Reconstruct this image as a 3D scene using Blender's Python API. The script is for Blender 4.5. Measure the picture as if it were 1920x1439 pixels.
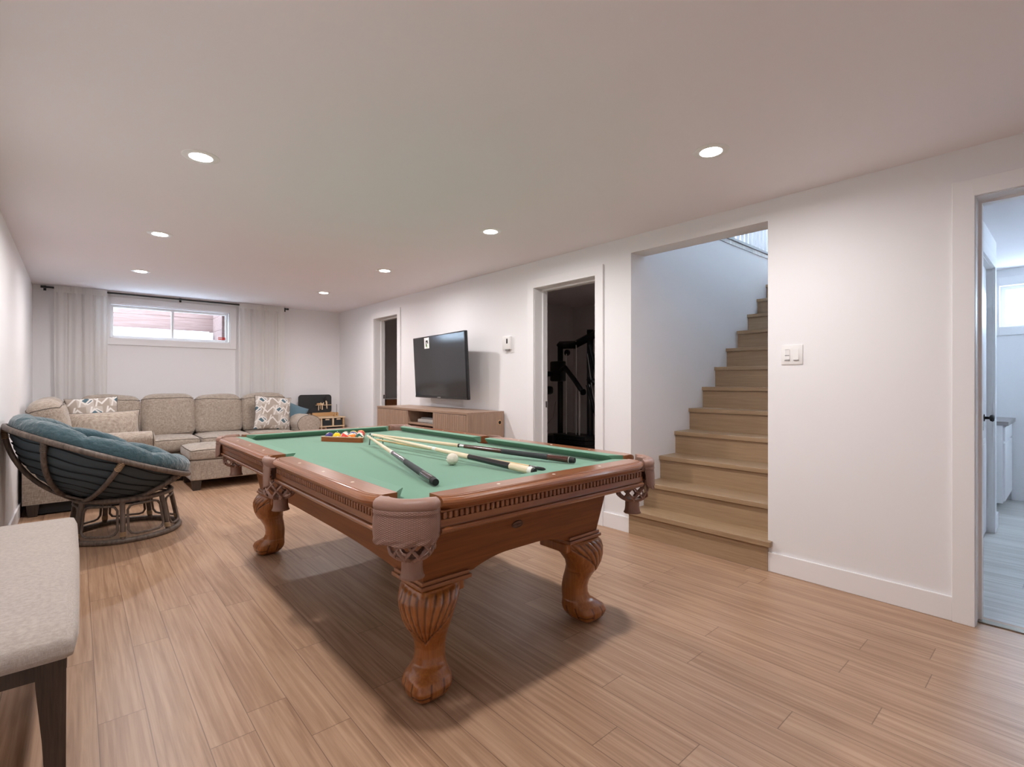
import bpy, bmesh, math, random
from mathutils import Vector, Matrix, noise as mnoise
PI = math.pi
S = bpy.context.scene
for o in list(bpy.data.objects):
    bpy.data.objects.remove(o, do_unlink=True)
COL = S.collection

# ------------------------------------------------------------------ camera, world, exposure
F_PX, HOR, YAW, CAM_H = 931.4, 717.2, 0.72087, 1.13
cd = bpy.data.cameras.new('camera')
cam = bpy.data.objects.new('camera', cd)
COL.objects.link(cam)
cam.location = (0, 0, CAM_H)
cam.rotation_euler = (PI / 2, 0, -YAW)
cd.sensor_fit = 'HORIZONTAL'
cd.sensor_width = 36.0
cd.lens = F_PX / 1920 * 36.0
cd.shift_y = -(719.5 - HOR) / 1920
cd.clip_start = 0.02
S.camera = cam

world = bpy.data.worlds.new('daylight_sky')
S.world = world
world.use_nodes = True
bg = world.node_tree.nodes['Background']
bg.inputs[0].default_value = (0.62, 0.81, 1.0, 1)
bg.inputs[1].default_value = 19.0
S.view_settings.view_transform = 'Standard'
S.view_settings.look = 'None'
S.view_settings.gamma = 1.0
S.view_settings.use_curve_mapping = False
S.view_settings.exposure = 0.07
LAMP_W = 13.3
LAMP_COL = (1.0, 0.965, 0.965)


def portal(loc, rot, sx, sy):
    l = bpy.data.lights.new('window_portal', 'AREA')
    l.shape = 'RECTANGLE'
    l.size = sx
    l.size_y = sy
    l.cycles.is_portal = True
    o = bpy.data.objects.new('window_portal', l)
    o.location = loc
    o.rotation_euler = rot
    COL.objects.link(o)


# room constants
XL, XR, YN, YB, HC = -0.36, 3.125, -1.3, 7.68, 2.225
portal((0.95, YB + 0.17, 1.88), (-PI / 2, 0, 0), 1.25, 0.40)
portal((6.95, -0.35, 1.86), (0, PI / 2, 0), 0.45, 1.7)


# ------------------------------------------------------------------ materials
def _mat(name):
    m = bpy.data.materials.new(name)
    m.use_nodes = True
    nt = m.node_tree
    b = nt.nodes['Principled BSDF']
    return m, nt, b


def _set(b, **k):
    names = {'rough': 'Roughness', 'metal': 'Metallic', 'spec': 'Specular IOR Level', 'coat': 'Coat Weight', 'coatr': 'Coat Roughness',
             'sheen': 'Sheen Weight', 'trans': 'Transmission Weight', 'ior': 'IOR', 'alpha': 'Alpha', 'sss': 'Subsurface Weight'}
    for a, v in k.items():
        b.inputs[names[a]].default_value = v


def plain(name, col, bump=0.0, bscale=200.0, **k):
    m, nt, b = _mat(name)
    b.inputs['Base Color'].default_value = (*col, 1)
    _set(b, **k)
    if bump:
        tc = nt.nodes.new('ShaderNodeTexCoord')
        n = nt.nodes.new('ShaderNodeTexNoise')
        n.inputs['Scale'].default_value = bscale
        n.inputs['Detail'].default_value = 3
        bp = nt.nodes.new('ShaderNodeBump')
        bp.inputs['Strength'].default_value = bump
        bp.inputs['Distance'].default_value = 0.002 if bscale > 30 else 0.02
        nt.links.new(tc.outputs['Object'], n.inputs['Vector'])
        nt.links.new(n.outputs['Fac'], bp.inputs['Height'])
        nt.links.new(bp.outputs['Normal'], b.inputs['Normal'])
    return m


def ramp(nt, fac, stops):
    r = nt.nodes.new('ShaderNodeValToRGB')
    e = r.color_ramp.elements
    while len(e) < len(stops):
        e.new(0.5)
    for i, (p, c) in enumerate(stops):
        e[i].position = p
        e[i].color = (*c, 1)
    nt.links.new(fac, r.inputs['Fac'])
    return r.outputs['Color']


def wood(name, c1, c2, axis='Y', scale=1.0, rough=0.35, coat=0.0, stretch=14.0, bump=0.15, rings=False, **k):
    """streaky grain running along one object axis"""
    m, nt, b = _mat(name)
    tc = nt.nodes.new('ShaderNodeTexCoord')
    mp = nt.nodes.new('ShaderNodeMapping')
    sc = [stretch * scale * 2] * 3
    sc['XYZ'.index(axis)] = scale * 1.2
    mp.inputs['Scale'].default_value = sc
    n = nt.nodes.new('ShaderNodeTexNoise')
    n.inputs['Scale'].default_value = 2.0
    n.inputs['Detail'].default_value = 6
    n.inputs['Roughness'].default_value = 0.62
    n.inputs['Distortion'].default_value = 0.4
    nt.links.new(tc.outputs['Object'], mp.inputs['Vector'])
    nt.links.new(mp.outputs['Vector'], n.inputs['Vector'])
    mid = tuple((a + d) / 2 for a, d in zip(c1, c2))
    c = ramp(nt, n.outputs['Fac'], [(0.30, c1), (0.5, mid), (0.70, c2)])
    nt.links.new(c, b.inputs['Base Color'])
    bp = nt.nodes.new('ShaderNodeBump')
    bp.inputs['Strength'].default_value = bump
    bp.inputs['Distance'].default_value = 0.001
    nt.links.new(n.outputs['Fac'], bp.inputs['Height'])
    nt.links.new(bp.outputs['Normal'], b.inputs['Normal'])
    _set(b, rough=rough, coat=coat, coatr=0.15, **k)
    return m


def fabric(name, c1, c2, scale=260.0, bump=0.35, rough=0.95, sheen=0.25, mott=6.0):
    """linen like weave: crossed stretched noises"""
    m, nt, b = _mat(name)
    tc = nt.nodes.new('ShaderNodeTexCoord')
    outs = []
    for sc in ((1, 1, 0.12), (0.12, 0.12, 1)):
        mp = nt.nodes.new('ShaderNodeMapping')
        mp.inputs['Scale'].default_value = [s * scale for s in sc]
        n = nt.nodes.new('ShaderNodeTexNoise')
        n.inputs['Scale'].default_value = 1.0
        n.inputs['Detail'].default_value = 2
        nt.links.new(tc.outputs['Object'], mp.inputs['Vector'])
        nt.links.new(mp.outputs['Vector'], n.inputs['Vector'])
        outs.append(n.outputs['Fac'])
    ad = nt.nodes.new('ShaderNodeMath')
    ad.operation = 'ADD'
    nt.links.new(outs[0], ad.inputs[0])
    nt.links.new(outs[1], ad.inputs[1])
    hf = nt.nodes.new('ShaderNodeMath')
    hf.operation = 'MULTIPLY'
    hf.inputs[1].default_value = 0.5
    nt.links.new(ad.outputs[0], hf.inputs[0])
    c = ramp(nt, hf.outputs[0], [(0.38, c1), (0.62, c2)])
    n2 = nt.nodes.new('ShaderNodeTexNoise')
    n2.inputs['Scale'].default_value = mott
    n2.inputs['Detail'].default_value = 3
    nt.links.new(tc.outputs['Object'], n2.inputs['Vector'])
    mx = nt.nodes.new('ShaderNodeMix')
    mx.data_type = 'RGBA'
    mx.blend_type = 'MULTIPLY'
    mx.inputs[0].default_value = 0.35
    nt.links.new(c, mx.inputs[6])
    nt.links.new(ramp(nt, n2.outputs['Fac'], [(0.3, (0.8, 0.8, 0.8)), (0.7, (1, 1, 1))]), mx.inputs[7])
    nt.links.new(mx.outputs[2], b.inputs['Base Color'])
    bp = nt.nodes.new('ShaderNodeBump')
    bp.inputs['Strength'].default_value = bump
    bp.inputs['Distance'].default_value = 0.0015
    nt.links.new(hf.outputs[0], bp.inputs['Height'])
    nt.links.new(bp.outputs['Normal'], b.inputs['Normal'])
    _set(b, rough=rough, sheen=sheen)
    return m


def attr_mat(name, rough=0.9, **k):
    m, nt, b = _mat(name)
    a = nt.nodes.new('ShaderNodeAttribute')
    a.attribute_name = 'pattern'
    nt.links.new(a.outputs['Color'], b.inputs['Base Color'])
    _set(b, rough=rough, **k)
    return m


def planks(name, cols, dark, w=0.128, L=1.22, off=(0.055, 0.4), rough=0.36):
    m, nt, b = _mat(name)
    tc = nt.nodes.new('ShaderNodeTexCoord')
    sep = nt.nodes.new('ShaderNodeSeparateXYZ')
    nt.links.new(tc.outputs['Object'], sep.inputs[0])

    def math_(op, a, v=None, c=None):
        n = nt.nodes.new('ShaderNodeMath')
        n.operation = op
        for i, s in enumerate((a, v, c)):
            if s is None:
                continue
            if isinstance(s, (int, float)):
                n.inputs[i].default_value = s
            else:
                nt.links.new(s, n.inputs[i])
        return n.outputs[0]
    u = math_('DIVIDE', math_('SUBTRACT', sep.outputs[0], off[0]), w)
    row = math_('FLOOR', u)
    fu = math_('FRACT', u)
    wn = nt.nodes.new('ShaderNodeTexWhiteNoise')
    wn.noise_dimensions = '1D'
    nt.links.new(row, wn.inputs['W'])
    v = math_('ADD', math_('DIVIDE', math_('SUBTRACT', sep.outputs[1], off[1]), L), wn.outputs['Value'])
    colr = math_('FLOOR', v)
    fv = math_('FRACT', v)
    wn2 = nt.nodes.new('ShaderNodeTexWhiteNoise')
    wn2.noise_dimensions = '2D'
    cmb = nt.nodes.new('ShaderNodeCombineXYZ')
    nt.links.new(row, cmb.inputs[0])
    nt.links.new(colr, cmb.inputs[1])
    nt.links.new(cmb.outputs[0], wn2.inputs['Vector'])
    # gaps
    gu = math_('LESS_THAN', math_('MINIMUM', fu, math_('SUBTRACT', 1.0, fu)), 0.0014 / w)
    gv = math_('LESS_THAN', math_('MINIMUM', fv, math_('SUBTRACT', 1.0, fv)), 0.0016 / L)
    gap = math_('MAXIMUM', gu, gv)
    # grain
    off3 = nt.nodes.new('ShaderNodeVectorMath')
    off3.operation = 'SCALE'
    nt.links.new(wn2.outputs['Color'], off3.inputs[0])
    off3.inputs['Scale'].default_value = 30.0
    addv = nt.nodes.new('ShaderNodeVectorMath')
    nt.links.new(tc.outputs['Object'], addv.inputs[0])
    nt.links.new(off3.outputs[0], addv.inputs[1])
    mp = nt.nodes.new('ShaderNodeMapping')
    mp.inputs['Scale'].default_value = (64, 1.9, 1)
    nt.links.new(addv.outputs[0], mp.inputs['Vector'])
    n = nt.nodes.new('ShaderNodeTexNoise')
    n.inputs['Scale'].default_value = 1.0
    n.inputs['Detail'].default_value = 7
    n.inputs['Roughness'].default_value = 0.6
    n.inputs['Distortion'].default_value = 0.55
    nt.links.new(mp.outputs['Vector'], n.inputs['Vector'])
    mp2 = nt.nodes.new('ShaderNodeMapping')
    mp2.inputs['Scale'].default_value = (9, 0.9, 1)
    nt.links.new(addv.outputs[0], mp2.inputs['Vector'])
    n2 = nt.nodes.new('ShaderNodeTexNoise')
    n2.inputs['Scale'].default_value = 1.0
    n2.inputs['Detail'].default_value = 3
    n2.inputs['Distortion'].default_value = 0.8
    nt.links.new(mp2.outputs['Vector'], n2.inputs['Vector'])
    f = math_('ADD', math_('MULTIPLY', n.outputs['Fac'], 0.72), math_('MULTIPLY', n2.outputs['Fac'], 0.28))
    f = math_('ADD', f, math_('MULTIPLY', math_('SUBTRACT', wn2.outputs['Value'], 0.5), 0.07))
    c = ramp(nt, f, [(0.34, cols[0]), (0.50, cols[1]), (0.64, cols[2])])
    mx = nt.nodes.new('ShaderNodeMix')
    mx.data_type = 'RGBA'
    nt.links.new(math_('MULTIPLY', gap, 0.6), mx.inputs[0])
    nt.links.new(c, mx.inputs[6])
    mx.inputs[7].default_value = (*dark, 1)
    nt.links.new(mx.outputs[2], b.inputs['Base Color'])
    bp = nt.nodes.new('ShaderNodeBump')
    bp.inputs['Strength'].default_value = 0.12
    bp.inputs['Distance'].default_value = 0.001
    nt.links.new(math_('SUBTRACT', n.outputs['Fac'], math_('MULTIPLY', gap, 1.5)), bp.inputs['Height'])
    nt.links.new(bp.outputs['Normal'], b.inputs['Normal'])
    _set(b, rough=rough)
    return m


M = {}
M['wall'] = plain('wall_paint', (0.88, 0.865, 0.875), bump=0.05, bscale=300, rough=0.6)
M['ceil'] = plain('ceiling_paint', (0.91, 0.865, 0.895), bump=0.06, bscale=220, rough=0.8)
M['trim'] = plain('trim_paint', (0.90, 0.885, 0.89), rough=0.35)
M['floor'] = planks('laminate_planks', [(0.300, 0.168, 0.098), (0.425, 0.260, 0.162), (0.53, 0.343, 0.225)], (0.10, 0.05, 0.03))
M['floor2'] = planks('grey_laminate_planks', [(0.40, 0.37, 0.345), (0.56, 0.53, 0.50), (0.70, 0.67, 0.64)], (0.10, 0.09, 0.08), w=0.19, off=(0.1, 0.2))
M['stair'] = wood('stair_wood', (0.325, 0.213, 0.120), (0.43, 0.295, 0.177), axis='Y', scale=1.4, rough=0.38, stretch=16, bump=0.05)
M['table'] = wood('cherry_wood', (0.215, 0.073, 0.024), (0.335, 0.122, 0.043), axis='Y', scale=1.3, rough=0.30, coat=0.45)
M['tablex'] = wood('cherry_wood_cross', (0.215, 0.073, 0.024), (0.335, 0.122, 0.043), axis='X', scale=1.3, rough=0.30, coat=0.45)
M['cab'] = wood('cherry_panel', (0.165, 0.048, 0.012), (0.26, 0.084, 0.021), axis='Y', scale=1.3, rough=0.42, coat=0.0, spec=0.3)
M['cabx'] = wood('cherry_panel_cross', (0.165, 0.048, 0.012), (0.26, 0.084, 0.021), axis='X', scale=1.3, rough=0.42, coat=0.0, spec=0.3)
M['leg'] = wood('carved_leg_wood', (0.25, 0.072, 0.013), (0.42, 0.148, 0.032), axis='Z', scale=1.6, rough=0.3, coat=0.4, bump=0.05)
# darker colour in the carved grooves, nail lines and toe edges
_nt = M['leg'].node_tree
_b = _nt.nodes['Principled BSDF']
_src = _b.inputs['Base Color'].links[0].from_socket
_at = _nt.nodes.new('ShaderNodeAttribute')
_at.attribute_name = 'groove_dark'
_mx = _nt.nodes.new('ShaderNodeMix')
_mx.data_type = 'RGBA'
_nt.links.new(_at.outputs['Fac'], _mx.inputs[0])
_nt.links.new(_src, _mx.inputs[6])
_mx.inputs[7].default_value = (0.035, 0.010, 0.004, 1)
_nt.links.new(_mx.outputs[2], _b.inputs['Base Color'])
M['felt'] = plain('green_felt', (0.130, 0.285, 0.188), bump=0.25, bscale=900, rough=1.0, sheen=0.25)
M['feltc'] = plain('green_cushion_felt', (0.10, 0.34, 0.20), bump=0.25, bscale=900, rough=1.0, sheen=0.4)
M['leather'] = plain('brown_leather', (0.295, 0.165, 0.122), bump=0.3, bscale=500, rough=0.42)
_m, _nt, _b = _mat('tooled_leather')
_b.inputs['Base Color'].default_value = (0.235, 0.125, 0.090, 1)
_set(_b, rough=0.42)
_tc = _nt.nodes.new('ShaderNodeTexCoord')
_ws = []
for _ang in (0.95, -0.95):
    _mp = _nt.nodes.new('ShaderNodeMapping')
    _mp.inputs['Rotation'].default_value = (0, 0, _ang)
    _w = _nt.nodes.new('ShaderNodeTexWave')
    _w.inputs['Scale'].default_value = 62.0
    _nt.links.new(_tc.outputs['UV'], _mp.inputs['Vector'])
    _nt.links.new(_mp.outputs['Vector'], _w.inputs['Vector'])
    _ws.append(_w.outputs['Fac'])
_mm = _nt.nodes.new('ShaderNodeMath')
_mm.operation = 'MINIMUM'
_nt.links.new(_ws[0], _mm.inputs[0])
_nt.links.new(_ws[1], _mm.inputs[1])
_bp = _nt.nodes.new('ShaderNodeBump')
_bp.inputs['Strength'].default_value = 0.5
_bp.inputs['Distance'].default_value = 0.002
_nt.links.new(_mm.outputs[0], _bp.inputs['Height'])
_nt.links.new(_bp.outputs['Normal'], _b.inputs['Normal'])
_nt.links.new(ramp(_nt, _mm.outputs[0], [(0.0, (0.20, 0.105, 0.078)), (0.5, (0.31, 0.178, 0.135))]), _b.inputs['Base Color'])
M['tooled'] = _m
M['leatherd'] = plain('dark_leather', (0.12, 0.055, 0.035), bump=0.3, bscale=400, rough=0.5)
M['pearl'] = plain('pearl_inlay', (0.85, 0.74, 0.62), rough=0.3)
M['linen'] = fabric('beige_linen', (0.27, 0.21, 0.165), (0.52, 0.44, 0.365))
M['pipe'] = plain('dark_piping', (0.13, 0.105, 0.085), rough=0.9)
M['bench'] = fabric('bench_linen', (0.32, 0.27, 0.23), (0.44, 0.38, 0.335), scale=700, bump=0.3)
M['darkwood'] = wood('espresso_wood', (0.020, 0.012, 0.008), (0.065, 0.042, 0.030), axis='Z', scale=2, rough=0.45)
M['teal'] = plain('teal_velvet', (0.036, 0.086, 0.104), bump=1.0, bscale=22, rough=0.8, sheen=0.45)
M['tealflat'] = plain('slate_blue_cotton', (0.115, 0.195, 0.245), bump=0.3, bscale=400, rough=0.95, sheen=0.3)
M['rattan'] = wood('weathered_rattan', (0.055, 0.040, 0.032), (0.19, 0.145, 0.115), axis='Z', scale=1.5, rough=0.5, stretch=8)
M['cane'] = plain('cane_binding', (0.40, 0.26, 0.14), rough=0.5)
M['curtain'] = None
M['black'] = plain('black_metal', (0.018, 0.018, 0.02), rough=0.35)
M['blackm'] = plain('matt_black', (0.012, 0.012, 0.013), rough=0.7)
M['tv'] = plain('tv_bezel', (0.012, 0.013, 0.016), rough=0.18)
M['screen'] = plain('tv_screen', (0.012, 0.014, 0.018), rough=0.12, spec=0.9)
M['white'] = plain('white_plastic', (0.86, 0.84, 0.83), rough=0.35)
M['greyp'] = plain('grey_plastic', (0.30, 0.29, 0.29), rough=0.4)
M['oak'] = wood('oak_cabinet', (0.27, 0.17, 0.118), (0.42, 0.28, 0.20), axis='Z', scale=1.3, rough=0.45, stretch=18)
M['oaktop'] = wood('oak_top', (0.27, 0.17, 0.118), (0.42, 0.28, 0.20), axis='Y', scale=1.3, rough=0.4, stretch=18)
M['pine'] = wood('pine_wood', (0.50, 0.27, 0.11), (0.72, 0.45, 0.22), axis='X', scale=2, rough=0.5)
M['pinel'] = wood('light_toy_wood', (0.72, 0.52, 0.33), (0.82, 0.64, 0.44), axis='Z', scale=2, rough=0.5)
M['chalk'] = plain('chalkboard', (0.022, 0.024, 0.026), rough=0.6)
M['rackw'] = wood('rack_mahogany', (0.20, 0.050, 0.012), (0.36, 0.11, 0.03), axis='X', scale=4, rough=0.3)
M['maple'] = wood('maple_shaft', (0.72, 0.58, 0.38), (0.84, 0.72, 0.52), axis='Z', scale=3, rough=0.25)
M['maple2'] = wood('yellow_shaft', (0.58, 0.40, 0.18), (0.72, 0.54, 0.28), axis='Z', scale=3, rough=0.3)
M['rosew'] = wood('rosewood_butt', (0.035, 0.008, 0.005), (0.10, 0.025, 0.015), axis='Z', scale=3, rough=0.18, coat=0.6)
M['blackl'] = plain('black_lacquer', (0.014, 0.015, 0.018), rough=0.15, coat=0.5)
M['wrap'] = plain('speckled_linen_wrap', (0.035, 0.042, 0.045), bump=0.8, bscale=900, rough=0.7)
M['ivory'] = plain('ivory_ring', (0.82, 0.80, 0.74), rough=0.2)
M['steel'] = plain('brushed_steel', (0.6, 0.6, 0.62), rough=0.25, metal=1.0)
M['brass'] = plain('dull_bridge_metal', (0.16, 0.17, 0.17), rough=0.35, metal=0.7)
M['rodgrey'] = plain('rod_reflection_grey', (0.75, 0.73, 0.72), rough=0.3)  # plain pale grey stands in for the bright reflections of chrome
M['cueball'] = plain('cue_ball_resin', (0.80, 0.74, 0.62), rough=0.12, coat=0.4)
M['ball'] = attr_mat('ball_resin', rough=0.1, coat=0.5)
M['print'] = attr_mat('printed_cotton', rough=0.95)
M['paper'] = plain('paper', (0.75, 0.72, 0.69), rough=0.8)
M['red'] = plain('red_sticker', (0.72, 0.05, 0.035), rough=0.4)
M['redd'] = plain('dark_red_print', (0.30, 0.01, 0.01), rough=0.4)
M['snow'] = plain('snow', (0.92, 0.93, 0.95), rough=0.9)
M['timber'] = wood('weathered_timber', (0.115, 0.062, 0.050), (0.20, 0.125, 0.11), axis='X', scale=0.9, rough=0.9)
M['boxwood'] = wood('orange_box_wood', (0.30, 0.11, 0.04), (0.45, 0.18, 0.07), axis='Y', rough=0.5)
M['strip'] = plain('threshold_strip', (0.20, 0.17, 0.13), rough=0.35, metal=0.5)
M['gym'] = plain('gym_black_steel', (0.010, 0.010, 0.011), rough=0.35)
M['darkwall'] = plain('grey_room_paint', (0.80, 0.76, 0.76), rough=0.8)
M['counter'] = wood('grey_counter', (0.22, 0.20, 0.19), (0.34, 0.31, 0.30), axis='Y', rough=0.4)
m, nt, b = _mat('lit_lens')
b.inputs['Base Color'].default_value = (0.9, 0.9, 0.9, 1)
b.inputs['Emission Color'].default_value = (1.0, 0.95, 0.90, 1)
b.inputs['Emission Strength'].default_value = 30.0
M['lens'] = m
m, nt, b = _mat('window_glass')
b.inputs['Base Color'].default_value = (1, 1, 1, 1)
_set(b, rough=0.0, trans=1.0, ior=1.01, spec=0.3)
M['glass'] = m
m, nt, b = _mat('sheer_curtain')
b.inputs['Base Color'].default_value = (0.93, 0.905, 0.885, 1)
_set(b, rough=0.9)
tr = nt.nodes.new('ShaderNodeBsdfTranslucent')
tr.inputs[0].default_value = (0.95, 0.93, 0.91, 1)
mx = nt.nodes.new('ShaderNodeMixShader')
mx.inputs[0].default_value = 0.45
nt.links.new(b.outputs[0], mx.inputs[1])
nt.links.new(tr.outputs[0], mx.inputs[2])
nt.links.new(mx.outputs[0], nt.nodes['Material Output'].inputs[0])
M['curtain'] = m


# ------------------------------------------------------------------ mesh helpers
def bm_new():
    return bmesh.new()


def box(bm, x0, x1, y0, y1, z0, z1, bev=0.0, seg=2, mat=None):
    t = bmesh.new() if (bev or mat is not None) else bm
    vs = [t.verts.new((x, y, z)) for x in (x0, x1) for y in (y0, y1) for z in (z0, z1)]
    for f in ((0, 1, 3, 2), (4, 6, 7, 5), (0, 4, 5, 1), (2, 3, 7, 6), (0, 2, 6, 4), (1, 5, 7, 3)):
        t.faces.new([vs[i] for i in f])
    if bev:
        bmesh.ops.bevel(t, geom=list(t.edges), offset=bev, segments=seg, affect='EDGES', profile=0.5)
    if t is not bm:
        merge(bm, t, mat)


def merge(bm, t, mat=None):
    mp = {}
    for v in t.verts:
        mp[v] = bm.verts.new(mat @ v.co if mat is not None else v.co)
    for f in t.faces:
        try:
            g = bm.faces.new([mp[v] for v in f.verts])
            g.smooth = f.smooth
            g.material_index = f.material_index
        except ValueError:
            pass
    t.free()


def loft(bm, rings, closed=True, cap=True, smooth=True, loop=False):
    R = [[bm.verts.new(p) for p in r] for r in rings]
    n = len(R[0])
    pairs = list(zip(R[:-1], R[1:])) + ([(R[-1], R[0])] if loop else [])
    for a, c in pairs:
        for i in range(n if closed else n - 1):
            j = (i + 1) % n
            f = bm.faces.new((a[i], a[j], c[j], c[i]))
            f.smooth = smooth
    if cap and closed and not loop:
        bm.faces.new(list(reversed(R[0])))
        bm.faces.new(R[-1])


def frames(pts, loop=False):
    n = len(pts)
    T = []
    for i in range(n):
        a = pts[(i - 1) % n] if (loop or i > 0) else pts[0]
        c = pts[(i + 1) % n] if (loop or i < n - 1) else pts[-1]
        T.append((c - a).normalized())
    up = Vector((0, 0, 1)) if abs(T[0].z) < 0.9 else Vector((1, 0, 0))
    N = [(up - T[0] * up.dot(T[0])).normalized()]
    for i in range(1, n):
        v = N[-1] - T[i] * N[-1].dot(T[i])
        N.append(v.normalized() if v.length > 1e-6 else N[-1])
    return T, N


def tube(bm, pts, r, n=10, loop=False, flat=1.0, cap=True):
    pts = [Vector(p) for p in pts]
    T, N = frames(pts, loop)
    rings = []
    for i, p in enumerate(pts):
        B = T[i].cross(N[i])
        rr = r[i] if isinstance(r, (list, tuple)) else r
        rings.append([p + (N[i] * math.cos(2 * PI * k / n) * flat + B * math.sin(2 * PI * k / n)) * rr for k in range(n)])
    loft(bm, rings, cap=cap, loop=loop)


def lathe(bm, prof, n=24, loc=(0, 0, 0), mat=None, cap=True, loop=False):
    t = bmesh.new()
    rings = [[Vector((r * math.cos(2 * PI * k / n), r * math.sin(2 * PI * k / n), z)) for k in range(n)] for r, z in prof]
    loft(t, rings, cap=cap, loop=loop)
    mm = Matrix.Translation(loc) @ (mat if mat is not None else Matrix())
    merge(bm, t, mm)


def prism(bm, poly, d0, d1, axis='Z', bev=0.0):
    """polygon (2-D) extruded along an axis: Z -> (a,b), Y -> (a,·,b), X -> (·,a,b)"""
    def P(a, c, d):
        return {'Z': (a, c, d), 'Y': (a, d, c), 'X': (d, a, c)}[axis]
    t = bmesh.new()
    A = [t.verts.new(P(a, c, d0)) for a, c in poly]
    B = [t.verts.new(P(a, c, d1)) for a, c in poly]
    n = len(poly)
    t.faces.new(A)
    t.faces.new(list(reversed(B)))
    for i in range(n):
        t.faces.new((A[i], B[i], B[(i + 1) % n], A[(i + 1) % n]))
    if bev:
        bmesh.ops.bevel(t, geom=list(t.edges), offset=bev, segments=2, affect='EDGES', profile=0.5)
    merge(bm, t)


def obj(name, bm, mat, parent=None, loc=None, rot=None, smooth=False, label=None, kind=None):
    bmesh.ops.recalc_face_normals(bm, faces=list(bm.faces))
    me = bpy.data.meshes.new(name)
    bm.to_mesh(me)
    bm.free()
    for mm in (mat if isinstance(mat, (list, tuple)) else [mat]):
        me.materials.append(mm)
    if smooth:
        for p in me.polygons:
            p.use_smooth = True
        try:
            me.set_sharp_from_angle(angle=math.radians(38))
        except Exception:
            pass
    o = bpy.data.objects.new(name, me)
    COL.objects.link(o)
    if parent:
        o.parent = parent
    if loc is not None:
        o.location = loc
    if rot is not None:
        o.rotation_euler = rot
    if label:
        o['label'] = label
    if kind:
        o['kind'] = kind
    return o


def thing(name, label, cat, loc=(0, 0, 0), rot=(0, 0, 0), group=None):
    o = bpy.data.objects.new(name, None)
    o.empty_display_size = 0.1
    COL.objects.link(o)
    o.location = loc
    o.rotation_euler = rot
    return tag(o, label, cat, group)


def tag(o, label, cat, group=None):
    o['label'] = label
    o['category'] = cat
    if group:
        o['group'] = group
    return o


def struct(name, bm, mat, parent=None, smooth=False, loc=None):
    return obj(name, bm, mat, parent, smooth=smooth, kind='structure' if parent is None else None, loc=loc)


def copy_tree(o, parent=None):
    c = o.copy()
    COL.objects.link(c)
    if parent:
        c.parent = parent
        c.matrix_parent_inverse = o.matrix_parent_inverse.copy()
    for ch in [x for x in bpy.data.objects if x.parent == o]:
        copy_tree(ch, c)
    return c


def cushion(w, d, h, r=0.05, puff=0.03, n=14, seed=0, wr=0.006):
    """soft rounded block centred on 0; returns (bmesh, piping loops)"""
    hx, hy, hz = w / 2, d / 2, h / 2

    def mapp(x, y, z):
        q = Vector((x * hx, y * hy, z * hz))
        c = Vector((max(-(hx - r), min(hx - r, q.x)), max(-(hy - r), min(hy - r, q.y)), max(-(hz - min(r, hz * 0.98)), min(hz - min(r, hz * 0.98), q.z))))
        dd = q - c
        if dd.length > 1e-9:
            dd = dd.normalized() * min(r, hz * 0.98)
        p = c + dd
        fx, fy, fz = 1 - (p.x / hx) ** 2, 1 - (p.y / hy) ** 2, 1 - (p.z / hz) ** 2
        p.z += (p.z / hz) * puff * max(0, fx) ** 0.7 * max(0, fy) ** 0.7
        p.x += (p.x / hx) * puff * 0.5 * max(0, fy) * max(0, fz)
        p.y += (p.y / hy) * puff * 0.5 * max(0, fx) * max(0, fz)
        nn = mnoise.noise_vector(p * 5 + Vector((seed * 7.3, seed, 0)))
        return p + nn * wr
    t = bmesh.new()
    fine = [-1 + 2 * i / n for i in range(n + 1)]
    cache = {}

    def V(x, y, z):
        k = (round(x, 5), round(y, 5), round(z, 5))
        if k not in cache:
            cache[k] = t.verts.new(mapp(*k))
        return cache[k]
    for s in (-1, 1):
        for i in range(n):
            for j in range(n):
                a, a2, c, c2 = fine[i], fine[i + 1], fine[j], fine[j + 1]
                for q in (((a, c, s), (a2, c, s), (a2, c2, s), (a, c2, s)), ((a, s, c), (a2, s, c), (a2, s, c2), (a, s, c2)), ((s, a, c), (s, a2, c), (s, a2, c2), (s, a, c2))):
                    try:
                        f = t.faces.new([V(*p) for p in q])
                        f.smooth = True
                    except ValueError:
                        pass

    def perim(zz):
        pts = []
        for k in range(4 * n):
            s, u = divmod(k, n)
            a = -1 + 2 * u / n
            x, y = [(a, -1), (1, a), (-a, 1), (-1, -a)][s]
            pts.append(mapp(x, y, zz) * 1.004)
        return pts
    return t, [perim(0.86), perim(-0.86)]


def cushion_obj(name, parent, size, loc, rot=(0, 0, 0), mat=None, r=0.05, puff=0.03, seed=0, pipe=True, wr=0.006, pipeface=None, label=None):
    t, loops = cushion(*size, r=r, puff=puff, seed=seed, wr=wr)
    o = obj(name, t, mat or M['linen'], parent, loc=loc, rot=rot, label=label)
    if pipe:
        pb = bm_new()
        for L in loops:
            tube(pb, L, 0.0035, n=6, loop=True)
        p = obj('piping', pb, M['pipe'], o)
        for q in p.data.polygons:
            q.use_smooth = True
    return o


def text_mesh(s, size, extr=0.0005):
    cu = bpy.data.curves.new('lettering', 'FONT')
    cu.body = s
    cu.size = size
    cu.extrude = extr
    cu.align_x = 'CENTER'
    cu.align_y = 'CENTER'
    to = bpy.data.objects.new('lettering', cu)
    COL.objects.link(to)
    dg = bpy.context.evaluated_depsgraph_get()
    me = bpy.data.meshes.new_from_object(to.evaluated_get(dg))
    bpy.data.objects.remove(to)
    return me


def text_obj(name, s, size, mat, parent, loc, rot, extr=0.0005):
    me = text_mesh(s, size, extr)
    me.materials.clear()
    me.materials.append(mat)
    o = bpy.data.objects.new(name, me)
    COL.objects.link(o)
    o.parent = parent
    o.location = loc
    o.rotation_euler = rot
    return o

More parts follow.
